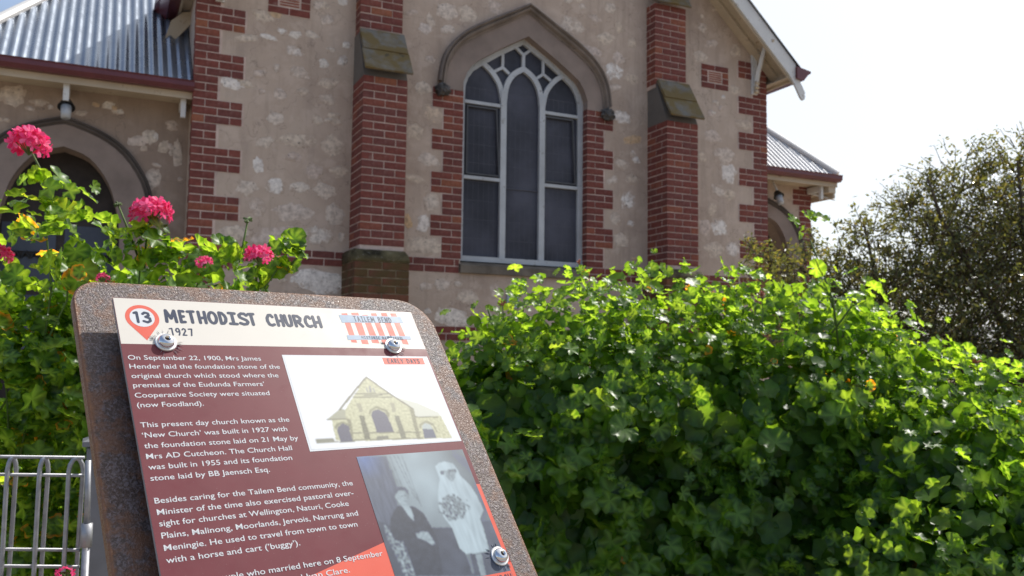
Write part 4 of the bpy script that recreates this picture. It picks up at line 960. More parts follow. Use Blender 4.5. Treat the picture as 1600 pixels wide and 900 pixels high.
for i, (x0, x1, y0, y1, z0, z1, par, m) in enumerate(BR):
    j = random.uniform(-0.0012, 0.0012); j2 = random.uniform(-0.0012, 0.0012); j3 = random.uniform(-0.002, 0.002)
    if i < 300 and score(BR[i]) > 0:
        me = brick_mesh(x1 - x0, y1 - y0, z1 - z0)
        o = bpy.data.objects.new('brick', me); COL.objects.link(o); o.parent = par
        if not me.materials: me.materials.append(None)
        o.material_slots[0].link = 'OBJECT'; o.material_slots[0].material = m
        o.location = Vector(((x0 + x1) / 2 + j2, (y0 + y1) / 2 + j3, (z0 + z1) / 2 + j)) - wloc(par)
    else:
        rest.setdefault(m.name, (m, MB()))[1].box(x0 + j2, x1 + j2, y0 + j3, y1 + j3, z0 + j, z1 + j)
for nm, (m, mb) in rest.items():
    o = mb.build('brickwork', m, church); tag(o, kind='stuff')

# porch lights
for (x, y) in ((-0.395, 9.97), (9.32, 10.32)):
    t = empty('porch_light', (x, y, 4.0))
    tag(t, 'glass porch light with dark cap tilted out over the left arch' if x < 0 else 'glass porch light with dark cap under the right porch eave', 'light', 'lights over the porch arches')
    def PX(a, b): return (x, y + a, 4.0 + b)
    q = MB(); q.tube([PX(0.10, 0.24), PX(0.02, 0.10)], 0.020, 0.018, seg=8); q.build('bracket', WHITE, t)
    q = MB(); q.tube([PX(0.03, 0.075), PX(0.0, 0.035), PX(-0.02, 0.0)], 0.045, 0.085, seg=14); q.build('cap', IRON, t)
    gl = plain('milky_glass', (0.42, 0.44, 0.47), 0.15, 0.6)
    q = MB(); q.tube([PX(-0.015, 0.012), PX(-0.045, -0.06), PX(-0.065, -0.12)], 0.055, 0.045, seg=14); q.build('glass_shade', gl, t, smooth=True)
pq_ = MB(); pq_.box(4.50, 4.66, W - 0.03, W - 0.002, 2.10, 2.28)
pl = pq_.build('wall_plaque', plain('pale_blue_plaque', (0.36, 0.42, 0.47), 0.5, 0.4)); pl.modifiers.new('b', 'BEVEL').width = 0.004
tag(pl, 'small pale blue plaque on the church wall below the big window', 'plaque')

# ------------------------------------------------------------------ interpretive sign
sign = empty('information_sign')
MS = Matrix((SIGN_X, SIGN_Y, SIGN_N)).transposed().to_4x4()
sign.matrix_world = Matrix.Translation(SIGN_O) @ MS
tag(sign, 'rusty steel sign with printed maroon and cream panel about the church', 'sign')
H = 0.020
def sbuild(mb, name, m, parent=None, **k): return mb.build(name, m, parent or sign, world=False, **k)
def sprism(mb, pts, z0, z1, holes=()):
    """polygon in sign plane extruded z0..z1"""
    t = MB(); t.prism(pts, 0, 1, holes=holes)
    mb.add([(x, z, z1 if y == 0 else z0) for x, y, z in t.v], t.f)
def rrect(x0, x1, y0, y1, r, n=8):
    out = []
    for cx, cy, a0, rr in ((x1 - r[0], y1 - r[0], 0, r[0]), (x0 + r[1], y1 - r[1], 90, r[1]), (x0 + r[2], y0 + r[2], 180, r[2]), (x1 - r[3], y0 + r[3], 270, r[3])):
        for i in range(n + 1):
            a = math.radians(a0 + 90 * i / n); out.append((cx + rr * math.cos(a), cy + rr * math.sin(a)))
    return out
# steel plate with rounded top corners and a thin folded edge
PX0, PX1, PY0, PY1 = -0.1315, 0.2345, -0.30, 0.1255
bm = bmesh.new()
o1 = rrect(PX0, PX1, PY0, PY1, (0.040, 0.024, 0.01, 0.01), 10)
def inset(d): return rrect(PX0 + d, PX1 - d, PY0 + d, PY1 - d, (0.040 - d, 0.024 - d, 0.01 - d * 0.5, 0.01 - d * 0.5), 10)
rings = [(o1, -H - 0.009, 1.0), (o1, -H - 0.0012, 1.0), (inset(0.0012), -H, 1.0), (inset(0.0028), -H, 0.7), (inset(0.008), -H, 0.3), (inset(0.016), -H, 0.0)]
prev = None; el = []
vs = []; fs = []; ed = []
n = len(o1)
for k, (loop, z, e) in enumerate(rings):
    for p in loop: vs.append((p[0], p[1], z)); ed.append(e)
    if k:
        for i in range(n):
            j = (i + 1) % n; fs.append(((k - 1) * n + i, (k - 1) * n + j, k * n + j, k * n + i))
fs.append(tuple(range((len(rings) - 1) * n, len(rings) * n))); fs.append(tuple(range(n - 1, -1, -1)))
me = bpy.data.meshes.new('steel_plate'); me.from_pydata(vs, [], fs)
at = me.attributes.new('edge', 'FLOAT', 'POINT'); at.data.foreach_set('value', ed)
bm.free()
plate = link('steel_plate', me, sign, RUST, world=False)
# backing block and printed panel
QX0, QX1, QY0, QY1 = -0.1062, 0.1930, -0.250, 0.0905
bk = MB(); sprism(bk, [(QX0 + 0.014, QY0 + 0.01), (QX1 - 0.014, QY0 + 0.01), (QX1 - 0.014, QY1 - 0.014), (QX0 + 0.014, QY1 - 0.014)], -H + 0.0005, -0.0031)
sbuild(bk, 'backing_block', plain('dark_steel_edge', (0.05, 0.04, 0.045), 0.5, 0.5, var=0.5, scale=60), recalc=True)
def m_print(name, col, scratch=0.18, lo=0.9):
    m, n, b = mat(name, 0.40, 0.22)
    c = ramp(n, tnoise(n, 24, 5, 0.6), [(0.3, tuple(x * lo for x in col)), (0.7, col)])
    k = ramp(n, tnoise(n, 900, 2, 0.5), [(0.70, (0, 0, 0)), (0.76, (scratch, scratch, scratch))])
    c = mix(n, k, c, (0.65, 0.62, 0.62))
    k = ramp(n, tnoise(n, 90, 4, 0.6, sc=(1, 6, 1)), [(0.70, (0, 0, 0)), (0.74, (scratch * 0.6,) * 3)])
    c = mix(n, k, c, (0.6, 0.55, 0.55))
    n.links.new(c, b.inputs['Base Color'])
    rr = ramp(n, tnoise(n, 60, 4, 0.6), [(0.3, (0.36,) * 3), (0.7, (0.5,) * 3)]); n.links.new(rr, b.inputs['Roughness'])
    return m
P_CREAM = m_print('cream_print', (0.64, 0.60, 0.54), 0.1, 0.97); P_MAROON = m_print('maroon_print', (0.150, 0.030, 0.039))
P_CORAL = m_print('coral_print', (0.66, 0.115, 0.075), 0.2, 0.95); P_PINK = m_print('pale_coral_print', (0.66, 0.135, 0.095), 0.2, 0.95)
P_BLUE = m_print('pale_blue_print', (0.29, 0.38, 0.49), 0.2); P_NAVY = m_print('navy_print', (0.030, 0.042, 0.080), 0.15); P_WHITE = m_print('white_print', (0.60, 0.61, 0.63), 0.0, 0.98)
pn = MB(); sprism(pn, rrect(QX0, QX1, QY0, QY1, (0.001, 0.001, 0.001, 0.001), 2), -0.003, -0.0002)
panel = sbuild(pn, 'printed_panel', plain('panel_core', (0.33, 0.31, 0.30), 0.5, 0.4), recalc=True)
def flat(name, pts, z, m, parent=None):
    q = MB(); q.add([(x, y, z) for x, y in pts], [tuple(range(len(pts)))])
    me_ = q.build(name, m, None, world=False)
    f = me_.data.polygons[0]
    if f.normal.z < 0: me_.data.flip_normals()
    me_.parent = parent or panel
    return me_
Z1, Z2, Z3, Z4, Z5 = 0.00008, 0.00016, 0.00024, 0.00032, 0.0004
flat('maroon_ground', [(QX0, QY0), (QX1, QY0), (QX1, QY1), (QX0, QY1)], 0.0, P_MAROON)
flat('header_band', [(QX0 + .0004, 0.0413), (QX1 - .0004, 0.0413), (QX1 - .0004, QY1 - .0004), (QX0 + .0004, QY1 - .0004)], Z1, P_CREAM)
# stroke lettering
GL = {
 'M': (1.15, [[(0, 0), (.06, 1), (.5, .30), (.92, 1), (1, 0)]]), 'E': (.8, [[(1, .97), (0, 1), (.04, 0), (1, .03)], [(.02, .5), (.85, .52)]]),
 'T': (.85, [[(0, .97), (1, 1)], [(.5, 1), (.55, 0)]]), 'H': (.9, [[(0, 1), (.03, 0)], [(1, 1), (.97, 0)], [(.02, .42), (1, .48)]]),
 'O': (.95, [[(.5 + .5 * math.cos(a * math.pi / 8), .5 + .5 * math.sin(a * math.pi / 8)) for a in range(17)]]),
 'D': (.9, [[(.05, 0), (0, 1), (.45, .97), (.85, .75), (1, .48), (.85, .2), (.5, .03), (.05, 0)]]),
 'I': (.8, [[(.05, 1), (.95, .98)], [(.5, 1), (.5, 0)], [(0, .02), (1, 0)]]),
 'S': (.85, [[(.95, .84), (.75, .98), (.35, 1), (.06, .84), (.12, .64), (.45, .52), (.82, .40), (.98, .22), (.8, .04), (.4, 0), (.03, .10)]]),
 'C': (.85, [[(.97, .80), (.75, .98), (.40, .96), (.08, .68), (.03, .38), (.22, .08), (.6, 0), (1, .08)]]),
 'U': (.9, [[(0, 1), (.03, .3), (.2, .04), (.5, 0), (.85, .08), (.97, .4), (.95, 1)]]),
 'R': (.85, [[(.05, 0), (0, 1), (.6, .98), (.95, .78), (.8, .52), (.06, .46)], [(.4, .46), (1, 0)]]),
 'A': (.85, [[(0, 0), (.45, 1), (1, 0)], [(.2, .36), (.8, .36)]]), 'L': (.7, [[(0, 1), (.03, 0), (1, .03)]]),
 'B': (.85, [[(.04, 0), (0, 1), (.7, .95), (.85, .76), (.6, .55), (.05, .52)], [(.6, .54), (1, .30), (.75, .03), (.04, 0)]]),
 'N': (.9, [[(0, 0), (.03, 1), (.95, 0), (1, 1)]]), 'Y': (.85, [[(0, 1), (.5, .45), (1, 1)], [(.5, .45), (.48, 0)]]),
 '1': (.45, [[(0, .92), (.7, 1), (.75, 0)]]), '3': (.8, [[(.05, .85), (.35, 1), (.8, .92), (.85, .70), (.4, .55)], [(.4, .55), (.95, .42), (.98, .15), (.55, 0), (.05, .12)]]),
 '9': (.8, [[(.95, .75), (.7, .98), (.3, .95), (.05, .7), (.3, .45), (.7, .48), (.95, .75), (.92, .3), (.7, 0)]]),
 '2': (.85, [[(.05, .82), (.35, 1), (.8, .92), (.85, .65), (.05, .03), (.98, .04)]]), '7': (.75, [[(.02, .97), (1, 1), (.6, 0)]]),
}
def strokes(name, items, wd, z, m, parent=None):
    """items: list of (char, x0, x1, y0, y1)"""
    q = MB(); zz = [z]
    for ch, x0, x1, y0, y1 in items:
        hw = wd / 2
        for pl_ in GL[ch][1]:
            P = [Vector((x0 + hw + (x1 - x0 - wd) * a, y0 + hw + (y1 - y0 - wd) * b)) for a, b in pl_]
            for a, b in zip(P, P[1:]):
                d = (b - a)
                if d.length < 1e-7: continue
                d.normalize(); nn = Vector((-d.y, d.x)) * hw; zz[0] += 0.0000012
                q.add([(a.x - nn.x, a.y - nn.y, zz[0]), (b.x - nn.x, b.y - nn.y, zz[0]), (b.x + nn.x, b.y + nn.y, zz[0]), (a.x + nn.x, a.y + nn.y, zz[0])], [(0, 1, 2, 3)])
            for p in P:
                zz[0] += 0.0000012
                q.add([(p.x + hw * math.cos(t * math.pi / 5), p.y + hw * math.sin(t * math.pi / 5), zz[0]) for t in range(10)], [tuple(range(10))])
    return q.build(name, m, parent or panel, world=False)
def word(txt, x0, x1, y0, y1, gap=0.25):
    W_ = sum(GL[c][0] if c != ' ' else 0.6 for c in txt) + gap * (len(txt) - 1)
    k = (x1 - x0) / W_; x = x0; out = []
    for c in txt:
        if c != ' ': out.append((c, x, x + GL[c][0] * k, y0, y1)); x += GL[c][0] * k + gap * k
        else: x += (0.6 + gap) * k
    return out
TT = [('M', -.0665, -.0552), ('E', -.0542, -.0478), ('T', -.0472, -.0389), ('H', -.0376, -.0292), ('O', -.0289, -.0192), ('D', -.0187, -.0104), ('I', -.0102, -.0010), ('S', -.0009, .0099), ('T', .0086, .0165),
      ('C', .0259, .0350), ('H', .0358, .0442), ('U', .0445, .0531), ('R', .0536, .0634), ('C', .0645, .0735), ('H', .0737, .0830)]
strokes('title_lettering', [(c, a, b, 0.0645, 0.0800) for c, a, b in TT], 0.0030, Z2, P_NAVY)
strokes('title_lettering', [('1', -.0650, -.0608, .0510, .0595), ('9', -.0600, -.0552, .0510, .0597), ('2', -.0544, -.0498, .0508, .0595), ('7', -.0488, -.0446, .0508, .0593)], 0.00135, Z2, P_NAVY)
# numbered map pin
pin = []
for i in range(33):
    a = math.radians(-38 + 256 * i / 32); pin.append((-0.0850 + 0.0139 * math.cos(a), 0.0693 + 0.0139 * math.sin(a)))
pin.append((-0.0846, 0.0452))
pinp = flat('map_pin', pin, Z2, P_CORAL)
flat('pin_disc', [(-0.0851 + 0.0102 * math.cos(t * math.pi / 16), 0.0695 + 0.0100 * math.sin(t * math.pi / 16)) for t in range(32)], Z3, P_WHITE)
strokes('pin_number', [('1', -.0925, -.0870, .0632, .0762), ('3', -.0858, -.0775, .0632, .0762)], 0.0024, Z4, P_NAVY)
# railway-sleeper logo
top = [(.1084, .1149, .0848), (.1197, .1279, .0863), (.1316, .1380, .0840), (.1425, .1490, .0867), (.1546, .1616, .0876), (.1660, .1730, .0877)]
bot = [(.1086, .1146, .0482), (.1199, .1272, .0465), (.1316, .1398, .0479), (.1434, .1500, .0468), (.1553, .1626, .0470), (.1671, .1740, .0473)]
for (a, b, t), (c_, d_, e_) in zip(top, bot):
    flat('logo_sleeper', [(c_, e_), (d_, e_ - .0004), (b, t), (a, t - .0006)], Z2, P_PINK)
flat('logo_rail', [(.1047, .0822), (.1771, .0832), (.1777, .0752), (.1054, .0724)], Z3, P_BLUE)
flat('logo_rail', [(.1058, .0568), (.1797, .0577), (.1793, .0535), (.1055, .0510)], Z3, P_BLUE)
strokes('logo_lettering', word('TAILEM BEND', .1200, .1640, .0742, .0815), 0.0009, Z4, P_NAVY)
strokes('logo_lettering', word('HISTORIC RAIL TRAIL', .1215, .1700, .0527, .0562), 0.00052, Z4, P_NAVY)
# body text in the builtin sans
def text_mesh(body, x0, y0, x1, size, m, parent, name='body_lettering', z=Z2, bold=0.003):
    cu = bpy.data.curves.new('t', 'FONT'); cu.body = body; cu.size = size; cu.offset = size * bold; cu.resolution_u = 3
    ob = bpy.data.objects.new('t', cu); COL.objects.link(ob)
    dg = bpy.context.evaluated_depsgraph_get(); me_ = bpy.data.meshes.new_from_object(ob.evaluated_get(dg))
    bpy.data.objects.remove(ob); bpy.data.curves.remove(cu)
    xs = [v.co.x for v in me_.vertices]; w_ = max(xs) - min(xs); mnx = min(xs)
    k = (x1 - x0) / w_
    for v in me_.vertices: v.co = Vector((x0 + (v.co.x - mnx) * k, y0 + v.co.y, z))
    me_.materials.clear(); me_.materials.append(m)
    return link(name, me_, parent, None, world=False)
TS = 0.0066
for s_, xa, ya, xb in BODY: text_mesh(s_, xa, ya, xb, TS, P_WHITE, panel)
text_mesh('couple who married here on 8 September', -0.0700, -0.1713, 0.0690, TS, P_WHITE, panel, z=Z4)
text_mesh('and Ivan Clare.', -0.0160, -0.1807, 0.0358, TS, P_WHITE, panel, z=Z4)
# coral corner shapes
flat('coral_triangle', [(.0737, -.1600), (.0737, -.2480), (-.104, -.2480), (-.104, -.2080), (-.0334, -.1877)], Z1, P_CORAL)
flat('coral_strip', [(.1885, -.1160), (.1926, -.1165), (.1926, -.2480), (.1885, -.2480)], Z1, P_CORAL)

# printed photographs: a fine grid of ink colours
def inside(p, poly):
    x, y = p; c = False; n = len(poly); j = n - 1
    for i in range(n):
        xi, yi = poly[i]; xj, yj = poly[j]
        if (yi > y) != (yj > y) and x < (xj - xi) * (y - yi) / (yj - yi) + xi: c = not c
        j = i
    return c
def seg_d(p, a, b):
    ax, ay = a; bx, by = b; dx, dy = bx - ax, by - ay
    t = max(0, min(1, ((p[0] - ax) * dx + (p[1] - ay) * dy) / (dx * dx + dy * dy)))
    return math.hypot(p[0] - ax - t * dx, p[1] - ay - t * dy)
def photo(name, x0, x1, y0, y1, nx, ny, z, base, layers, post, label):
    W_ = nx + 1; gridc = [[base(x0 + (x1 - x0) * i / nx, y0 + (y1 - y0) * j / ny) for i in range(W_)] for j in range(ny + 1)]
    for poly, fn in layers:
        if isinstance(poly, tuple):   # a line: ('line', pts, width)
            _, pts_, lw = poly
            bx0 = min(p[0] for p in pts_) - lw; bx1 = max(p[0] for p in pts_) + lw; by0 = min(p[1] for p in pts_) - lw; by1 = max(p[1] for p in pts_) + lw
            test = lambda p: any(seg_d(p, a, b) < lw for a, b in zip(pts_, pts_[1:]))
        else:
            bx0 = min(p[0] for p in poly); bx1 = max(p[0] for p in poly); by0 = min(p[1] for p in poly); by1 = max(p[1] for p in poly)
            test = lambda p: inside(p, poly)
        i0 = max(0, int((bx0 - x0) / (x1 - x0) * nx)); i1 = min(nx, int((bx1 - x0) / (x1 - x0) * nx) + 1)
        j0 = max(0, int((by0 - y0) / (y1 - y0) * ny)); j1 = min(ny, int((by1 - y0) / (y1 - y0) * ny) + 1)
        for j in range(j0, j1 + 1):
            for i in range(i0, i1 + 1):
                p = (x0 + (x1 - x0) * i / nx, y0 + (y1 - y0) * j / ny)
                if test(p):
                    gridc[j][i] = fn(p[0], p[1], gridc[j][i])
    # soften like a screened print
    out = []
    for j in range(ny + 1):
        for i in range(W_):
            s0 = s1 = s2 = 0; k = 0
            for dj in (-1, 0, 1):
                for di in (-1, 0, 1):
                    jj = min(ny, max(0, j + dj)); ii = min(nx, max(0, i + di)); w_ = 2 if (di == 0 and dj == 0) else 1
                    c = gridc[jj][ii]; s0 += c[0] * w_; s1 += c[1] * w_; s2 += c[2] * w_; k += w_
            out.append(post(x0 + (x1 - x0) * i / nx, y0 + (y1 - y0) * j / ny, (s0 / k, s1 / k, s2 / k)))
    vs = [(x0 + (x1 - x0) * i / nx, y0 + (y1 - y0) * j / ny, z) for j in range(ny + 1) for i in range(W_)]
    fs = [(j * W_ + i, j * W_ + i + 1, (j + 1) * W_ + i + 1, (j + 1) * W_ + i) for j in range(ny) for i in range(nx)]
    me_ = bpy.data.meshes.new(name); me_.from_pydata(vs, [], fs)
    ca = me_.color_attributes.new('ink', 'FLOAT_COLOR', 'POINT')
    fl = []
    for c in out: fl += [c[0], c[1], c[2], 1]
    ca.data.foreach_set('color', fl)
    o = link(name, me_, panel, PHOTOINK, world=False); tag(o, label); return o
PHOTOINK = m_vcol('photo_ink', 0.42)
nz3 = lambda x, y, s, o=0: noise.noise(Vector((x * s, y * s, o)))
g3 = lambda v: (v, v, v)
def lay(v, var=0.12, s=120, o=0): return lambda x, y, c: g3(max(0.0, v + var * nz3(x, y, s, o)))
def p2base(x, y):
    t = (x - 0.0735) / 0.115; b = 0.11 + 0.25 * math.exp(-((x - 0.130) / 0.032) ** 2 - ((y + 0.100) / 0.055) ** 2)
    return g3(max(0.05, b + 0.06 * nz3(x, y, 60) ))
BQX = sum(p[0] for p in P2['bouquet']) / 10; BQY = sum(p[1] for p in P2['bouquet']) / 10
def bouq(x, y, c):
    q = nz3(x, y, 420, 3); w = nz3(x, y, 1100, 8)
    e = math.hypot((x - BQX) / 0.0145, (y - BQY) / 0.0125) + 0.5 * nz3(x, y, 260, 9)
    if e > 1.0: return c
    return g3(max(0.03, 0.20 + 0.34 * q + 0.22 * w))
def gown(x, y, c):
    return g3(0.44 + 0.10 * nz3(x * 2.2, y * 0.4, 150) - 0.10 * max(0, (x - 0.160) / 0.02) * 0.5)
A = P2
p2l = [(A['curtain'], lambda x, y, c: g3(0.085 + 0.05 * nz3(x * 3, y * .3, 200)))]
for L in P2L: p2l.append((('line', L, 0.0005), lambda x, y, c: g3(c[0] * 0.55 + 0.02)))
p2l += [(A['floor'], lambda x, y, c: g3(0.045 + 0.03 * nz3(x, y, 90) + max(0, (x - 0.155)) * 1.2)),
 (A['jacket'], lay(0.022, 0.015, 200)), (A['chair'], lambda x, y, c: g3(max(0.03, 0.17 + 0.35 * nz3(x, y, 420, 4)))), (A['shirt'], lay(0.34, 0.1)), (A['head'], lambda x, y, c: g3(max(0.08, 0.31 - 0.16 * max(0, (x - 0.107) / 0.006) + 0.12 * nz3(x, y, 500)))),
 (A['hair'], lay(0.07, 0.06, 500)), (A['hand'], lay(0.29, 0.15, 400)), (A['legs'], lay(0.15, 0.05)), (A['legs2'], lay(0.26, 0.1)), (A['gown'], gown), (A['face'], lay(0.25, 0.14, 500)), (A['hairw'], lay(0.10, 0.05)), (A['hairw2'], lay(0.14, 0.1, 500)), (A['bouquet'], bouq)]
hx, hy = A['head'][2][0] * .5 + A['head'][6][0] * .5, A['head'][2][1] * .5 + A['head'][6][1] * .5
for dx in (-0.0017, 0.0019): p2l.append(([(hx + dx - .0010, hy + .0013), (hx + dx + .0010, hy + .0013), (hx + dx + .0010, hy + .0005), (hx + dx - .0010, hy + .0005)], lay(0.06, 0.0)))
p2l.append(([(hx - .0012, hy - .0042), (hx + .0016, hy - .0042), (hx + .0012, hy - .0048), (hx - .0010, hy - .0048)], lay(0.13, 0.0)))
def p2post(x, y, c):
    v = c[0] + 0.012 * nz3(x, y, 3000); v = max(0.012, v)
    k = max(0, 1 - abs(x - 0.08) / 0.02) * max(0, 1 - abs(y + 0.082) / 0.02)
    tint = (0.80, 1.0, 1.08) if v > 0.12 else (0.80, 0.95, 1.35)
    v *= 0.80; return (v * tint[0] + 0.008, v * tint[1] + 0.013 + k * 0.03, v * tint[2] + 0.026 + k * 0.14)
photo('wedding_photograph', .0737, .1884, -.2440, -.0785, 150, 210, Z3, p2base, p2l, p2post, 'blue-toned old photo of a seated man and a standing bride')
flat('photo_border', [(.0318, -.0703), (.1915, -.0693), (.1905, .0318), (.0318, .0318)], Z2, P_WHITE)
B = CH
ccream = lambda x, y, c: (0.36 + 0.14 * nz3(x, y, 500), 0.355 + 0.14 * nz3(x, y, 500), 0.225 + 0.10 * nz3(x, y, 500))
def dk(r, g_, b_, v=0.3, s=900): return lambda x, y, c: tuple(max(0.01, q * (1 + v * nz3(x, y, s))) for q in (r, g_, b_))
cl_ = [(B['rroof'], dk(.44, .445, .38, .05)), (B['lroof'], dk(.25, .25, .18, .15)), (B['body'], ccream), (B['gnd'], dk(.16, .16, .12)), (B['lq'], dk(.17, .165, .10, 1.2, 1100)), (B['rq'], dk(.17, .165, .10, 1.2, 1100)),
 (B['b1'], dk(.23, .22, .15)), (B['b1b'], dk(.10, .10, .06, .9)), (B['b2'], dk(.23, .22, .15)), (B['b2b'], dk(.12, .12, .08, .9)), (B['hood'], dk(.17, .165, .10)), (B['win'], dk(.055, .055, .09, .5)),
 (B['lhood'], dk(.15, .15, .09)), (B['rhood'], dk(.19, .185, .12)), (B['larch'], dk(.05, .05, .085, .6)), (B['rarch'], dk(.06, .07, .11, .4)), (B['rtym'], dk(.3, .34, .33)), (B['lw1'], dk(.2, .2, .2)), (B['lw2'], dk(.16, .16, .17)), (B['lw3'], dk(.2, .2, .2)), (B['cars'], dk(.12, .12, .09, .9, 1500))]
for i, L in enumerate(CHL): cl_.append((('line', L, 0.0010 if i < 2 else 0.00062), dk(.13, .125, .085, .3)))
def chpost(x, y, c):
    e = min(x - .0337, .1890 - x); return c
photo('church_photograph', .0335, .1897, -.0685, .0300, 230, 150, Z3, lambda x, y: (.585, .60, .63), cl_, chpost, 'old cream-toned photo of the church front')
flat('caption_flag', [(.1364, .0297), (.1845, .0297), (.1843, .0218), (.1365, .0215)], Z4, P_PINK)
strokes('caption_lettering', word('EARLY DAYS', .1412, .1790, .0228, .0287), 0.0008, Z5, P_NAVY)
flat('caption_flag', [(.1560, -.2030), (.1880, -.2030), (.1880, -.2140), (.1560, -.2140)], Z4, P_CORAL)
strokes('caption_lettering', word('CHURCH', .1600, .1870, -.2130, -.2050), 0.0009, Z5, P_NAVY)
# bolts
def bolt(x, y):
    q = MB(); seg = 28
    def rev(mb, prof):
        vs = []; fs = []; n_ = len(prof)
        for r, z in prof:
            for k in range(seg): a = 2 * math.pi * k / seg; vs.append((x + r * math.cos(a), y + r * math.sin(a), z))
        for i in range(n_ - 1):
            for k in range(seg): fs.append((i * seg + k, i * seg + (k + 1) % seg, (i + 1) * seg + (k + 1) % seg, (i + 1) * seg + k))
        fs.append(tuple((n_ - 1) * seg + k for k in range(seg))); mb.add(vs, fs)
    rev(q, [(.0092, 0.0001), (.0092, .0013), (.0086, .0019), (.0050, .0019)])
    w_ = sbuild(q, 'washer', WASHER, smooth=False)
    q = MB(); rev(q, [(.0070, .0019), (.0071, .0026), (.0066, .0042), (.0055, .0057), (.0040, .0066), (.0026, .0070), (.0025, .0070), (.0024, .0045)]); 
    d = sbuild(q, 'bolt', STEEL, smooth=True)
    q = MB(); q.add([(x + .00235 * math.cos(math.pi * k / 3), y + .00235 * math.sin(math.pi * k / 3), .0048) for k in range(6)], [tuple(range(6))])
    q.build('socket', plain('rusty_socket', (0.09, 0.055, 0.04), 0.7, 0.3), d, world=False)
for (x, y) in ((-.0700, .0430), (.1541, .0438), (.1823, -.1885), (-.0700, -.2300)): bolt(x, y)
random.seed(21)
for (bx, by) in ((-.0700, .0430), (.1541, .0438), (.1823, -.1885)):
    q = MB(); q2 = MB()
    for k in range(20):
        a = random.choice([random.uniform(-1.0, 0.1), random.uniform(-1.0, 0.1), random.uniform(-2.2, -1.0), random.uniform(2.3, 3.1), random.uniform(1.2, 2.0)])
        r0 = .0093; r1 = r0 + random.uniform(.0015, .0068); w_ = random.uniform(.00012, .0004)
        d = Vector((math.cos(a), math.sin(a))); n2 = Vector((-d.y, d.x)) * w_; c0 = Vector((bx, by)) + d * r0; c1 = Vector((bx, by)) + d * r1
        (q if random.random() < .65 else q2).add([(c0.x - n2.x, c0.y - n2.y, Z5 + .0001), (c1.x, c1.y, Z5 + .0001), (c0.x + n2.x, c0.y + n2.y, Z5 + .0001), ((c0.x * .5 + c1.x * .5), (c0.y * .5 + c1.y * .5), Z5 + .0006)], [(0, 1, 3), (1, 2, 3)])
    q.build('peeled_vinyl', P_WHITE, panel, world=False); q2.build('crack', P_NAVY, panel, world=False)
# post of the sign, a folded steel channel under the plate
q = MB()
q.box(-0.03, 0.14, -0.50, -0.10, -H - 0.055, -H - 0.0095)
sbuild(q, 'rear_channel', RUST)
q = MB()
pw_ = Vector(SIGN_O) + Vector(SIGN_X) * 0.055 - Vector(SIGN_Y) * 0.22 - Vector(SIGN_N) * 0.05
inv = (Matrix.Translation(SIGN_O) @ MS).inverted()
bx = MB(); bx.box(pw_.x - 0.06, pw_.x + 0.06, pw_.y - 0.03, pw_.y + 0.03, GZ - 0.2, pw_.z)
q.add([tuple(inv @ Vector(v)) for v in bx.v], bx.f); sbuild(q, 'post', RUST)

# ------------------------------------------------------------------ fence gate and its post
def wire(mb, pts, r): mb.tube(pts, r, seg=8)
GA, GB = Vector(GATE['a']), Vector(GATE['b'])
d = (GB - GA); d.z = 0; gl_ = d.length; d.normalize(); nrm = Vector((-d.y, d.x, 0))
top = (GA.z + GB.z) / 2
gate = empty('wire_gate', (GB.x, GB.y, GZ)); tag(gate, 'galvanised woven wire gate with looped top left of the rusty sign', 'gate')
pitch = gl_ / 2.38
def gp(u, z, off=0.0): return GB + d * u + nrm * off - Vector((0, 0, GB.z - z))
for k in range(26):
    u = -k * pitch * 1.0
    q = MB(); w2 = 0.0035 if k else 0.008; pts = []
    lean = 0.012
    pts = [gp(u - w2 - 0.002, GZ + 0.08, -0.006), gp(u - w2, top - 0.02, -0.006)] + [gp(u - w2 * math.cos(t * math.pi / 6), top - 0.02 + 0.018 * math.sin(t * math.pi / 6), -0.006 + 0.012 * t / 6) for t in range(1, 6)] + [gp(u + w2, top - 0.02, 0.006), gp(u + w2 - 0.016, GZ + 0.08, 0.006)]
    wire(q, pts, 0.0035); q.build('vertical_wire', GALV, gate, smooth=True)
for z in (top - 0.001, top - 0.028, top - 0.140, top - 0.165, top - 0.42, top - 0.445, top - 0.7, top - 0.9):
    q = MB(); wire(q, [gp(0.012, z, 0.0), gp(-26 * pitch, z, 0.0)], 0.0026); q.build('horizontal_wire', GALV, gate, smooth=True)
q = MB(); q.tube([gp(0.018, top - 0.005), gp(0.021, top - 0.11)], 0.0045, seg=8); q.tube([gp(0.021, top - 0.11), gp(0.021, GZ + 0.05)], 0.0060, seg=8); q.build('gate_stile', GALV, gate, smooth=True)
q = MB(); q.tube([gp(0.021, top - 0.10), gp(0.021, top - 0.135)], 0.0085, seg=10); q.build('hinge_collar', GALV, gate, smooth=True)
pc = Vector(GATE['post_l']) + Vector((0.027, 0.02, 0))
fpz = Vector(GATE['post_t']).z
post = empty('gate_post', (pc.x, pc.y, GZ)); tag(post, 'square grey galvanised gate post half hidden by the sign', 'post')
q = MB(); q.box(pc.x - 0.025, pc.x + 0.03, pc.y - 0.025, pc.y + 0.03, GZ - 0.3, fpz - 0.022); o = q.build('shaft', POST, post); o.modifiers.new('b', 'BEVEL').width = 0.004
q = MB(); a0 = 0.032
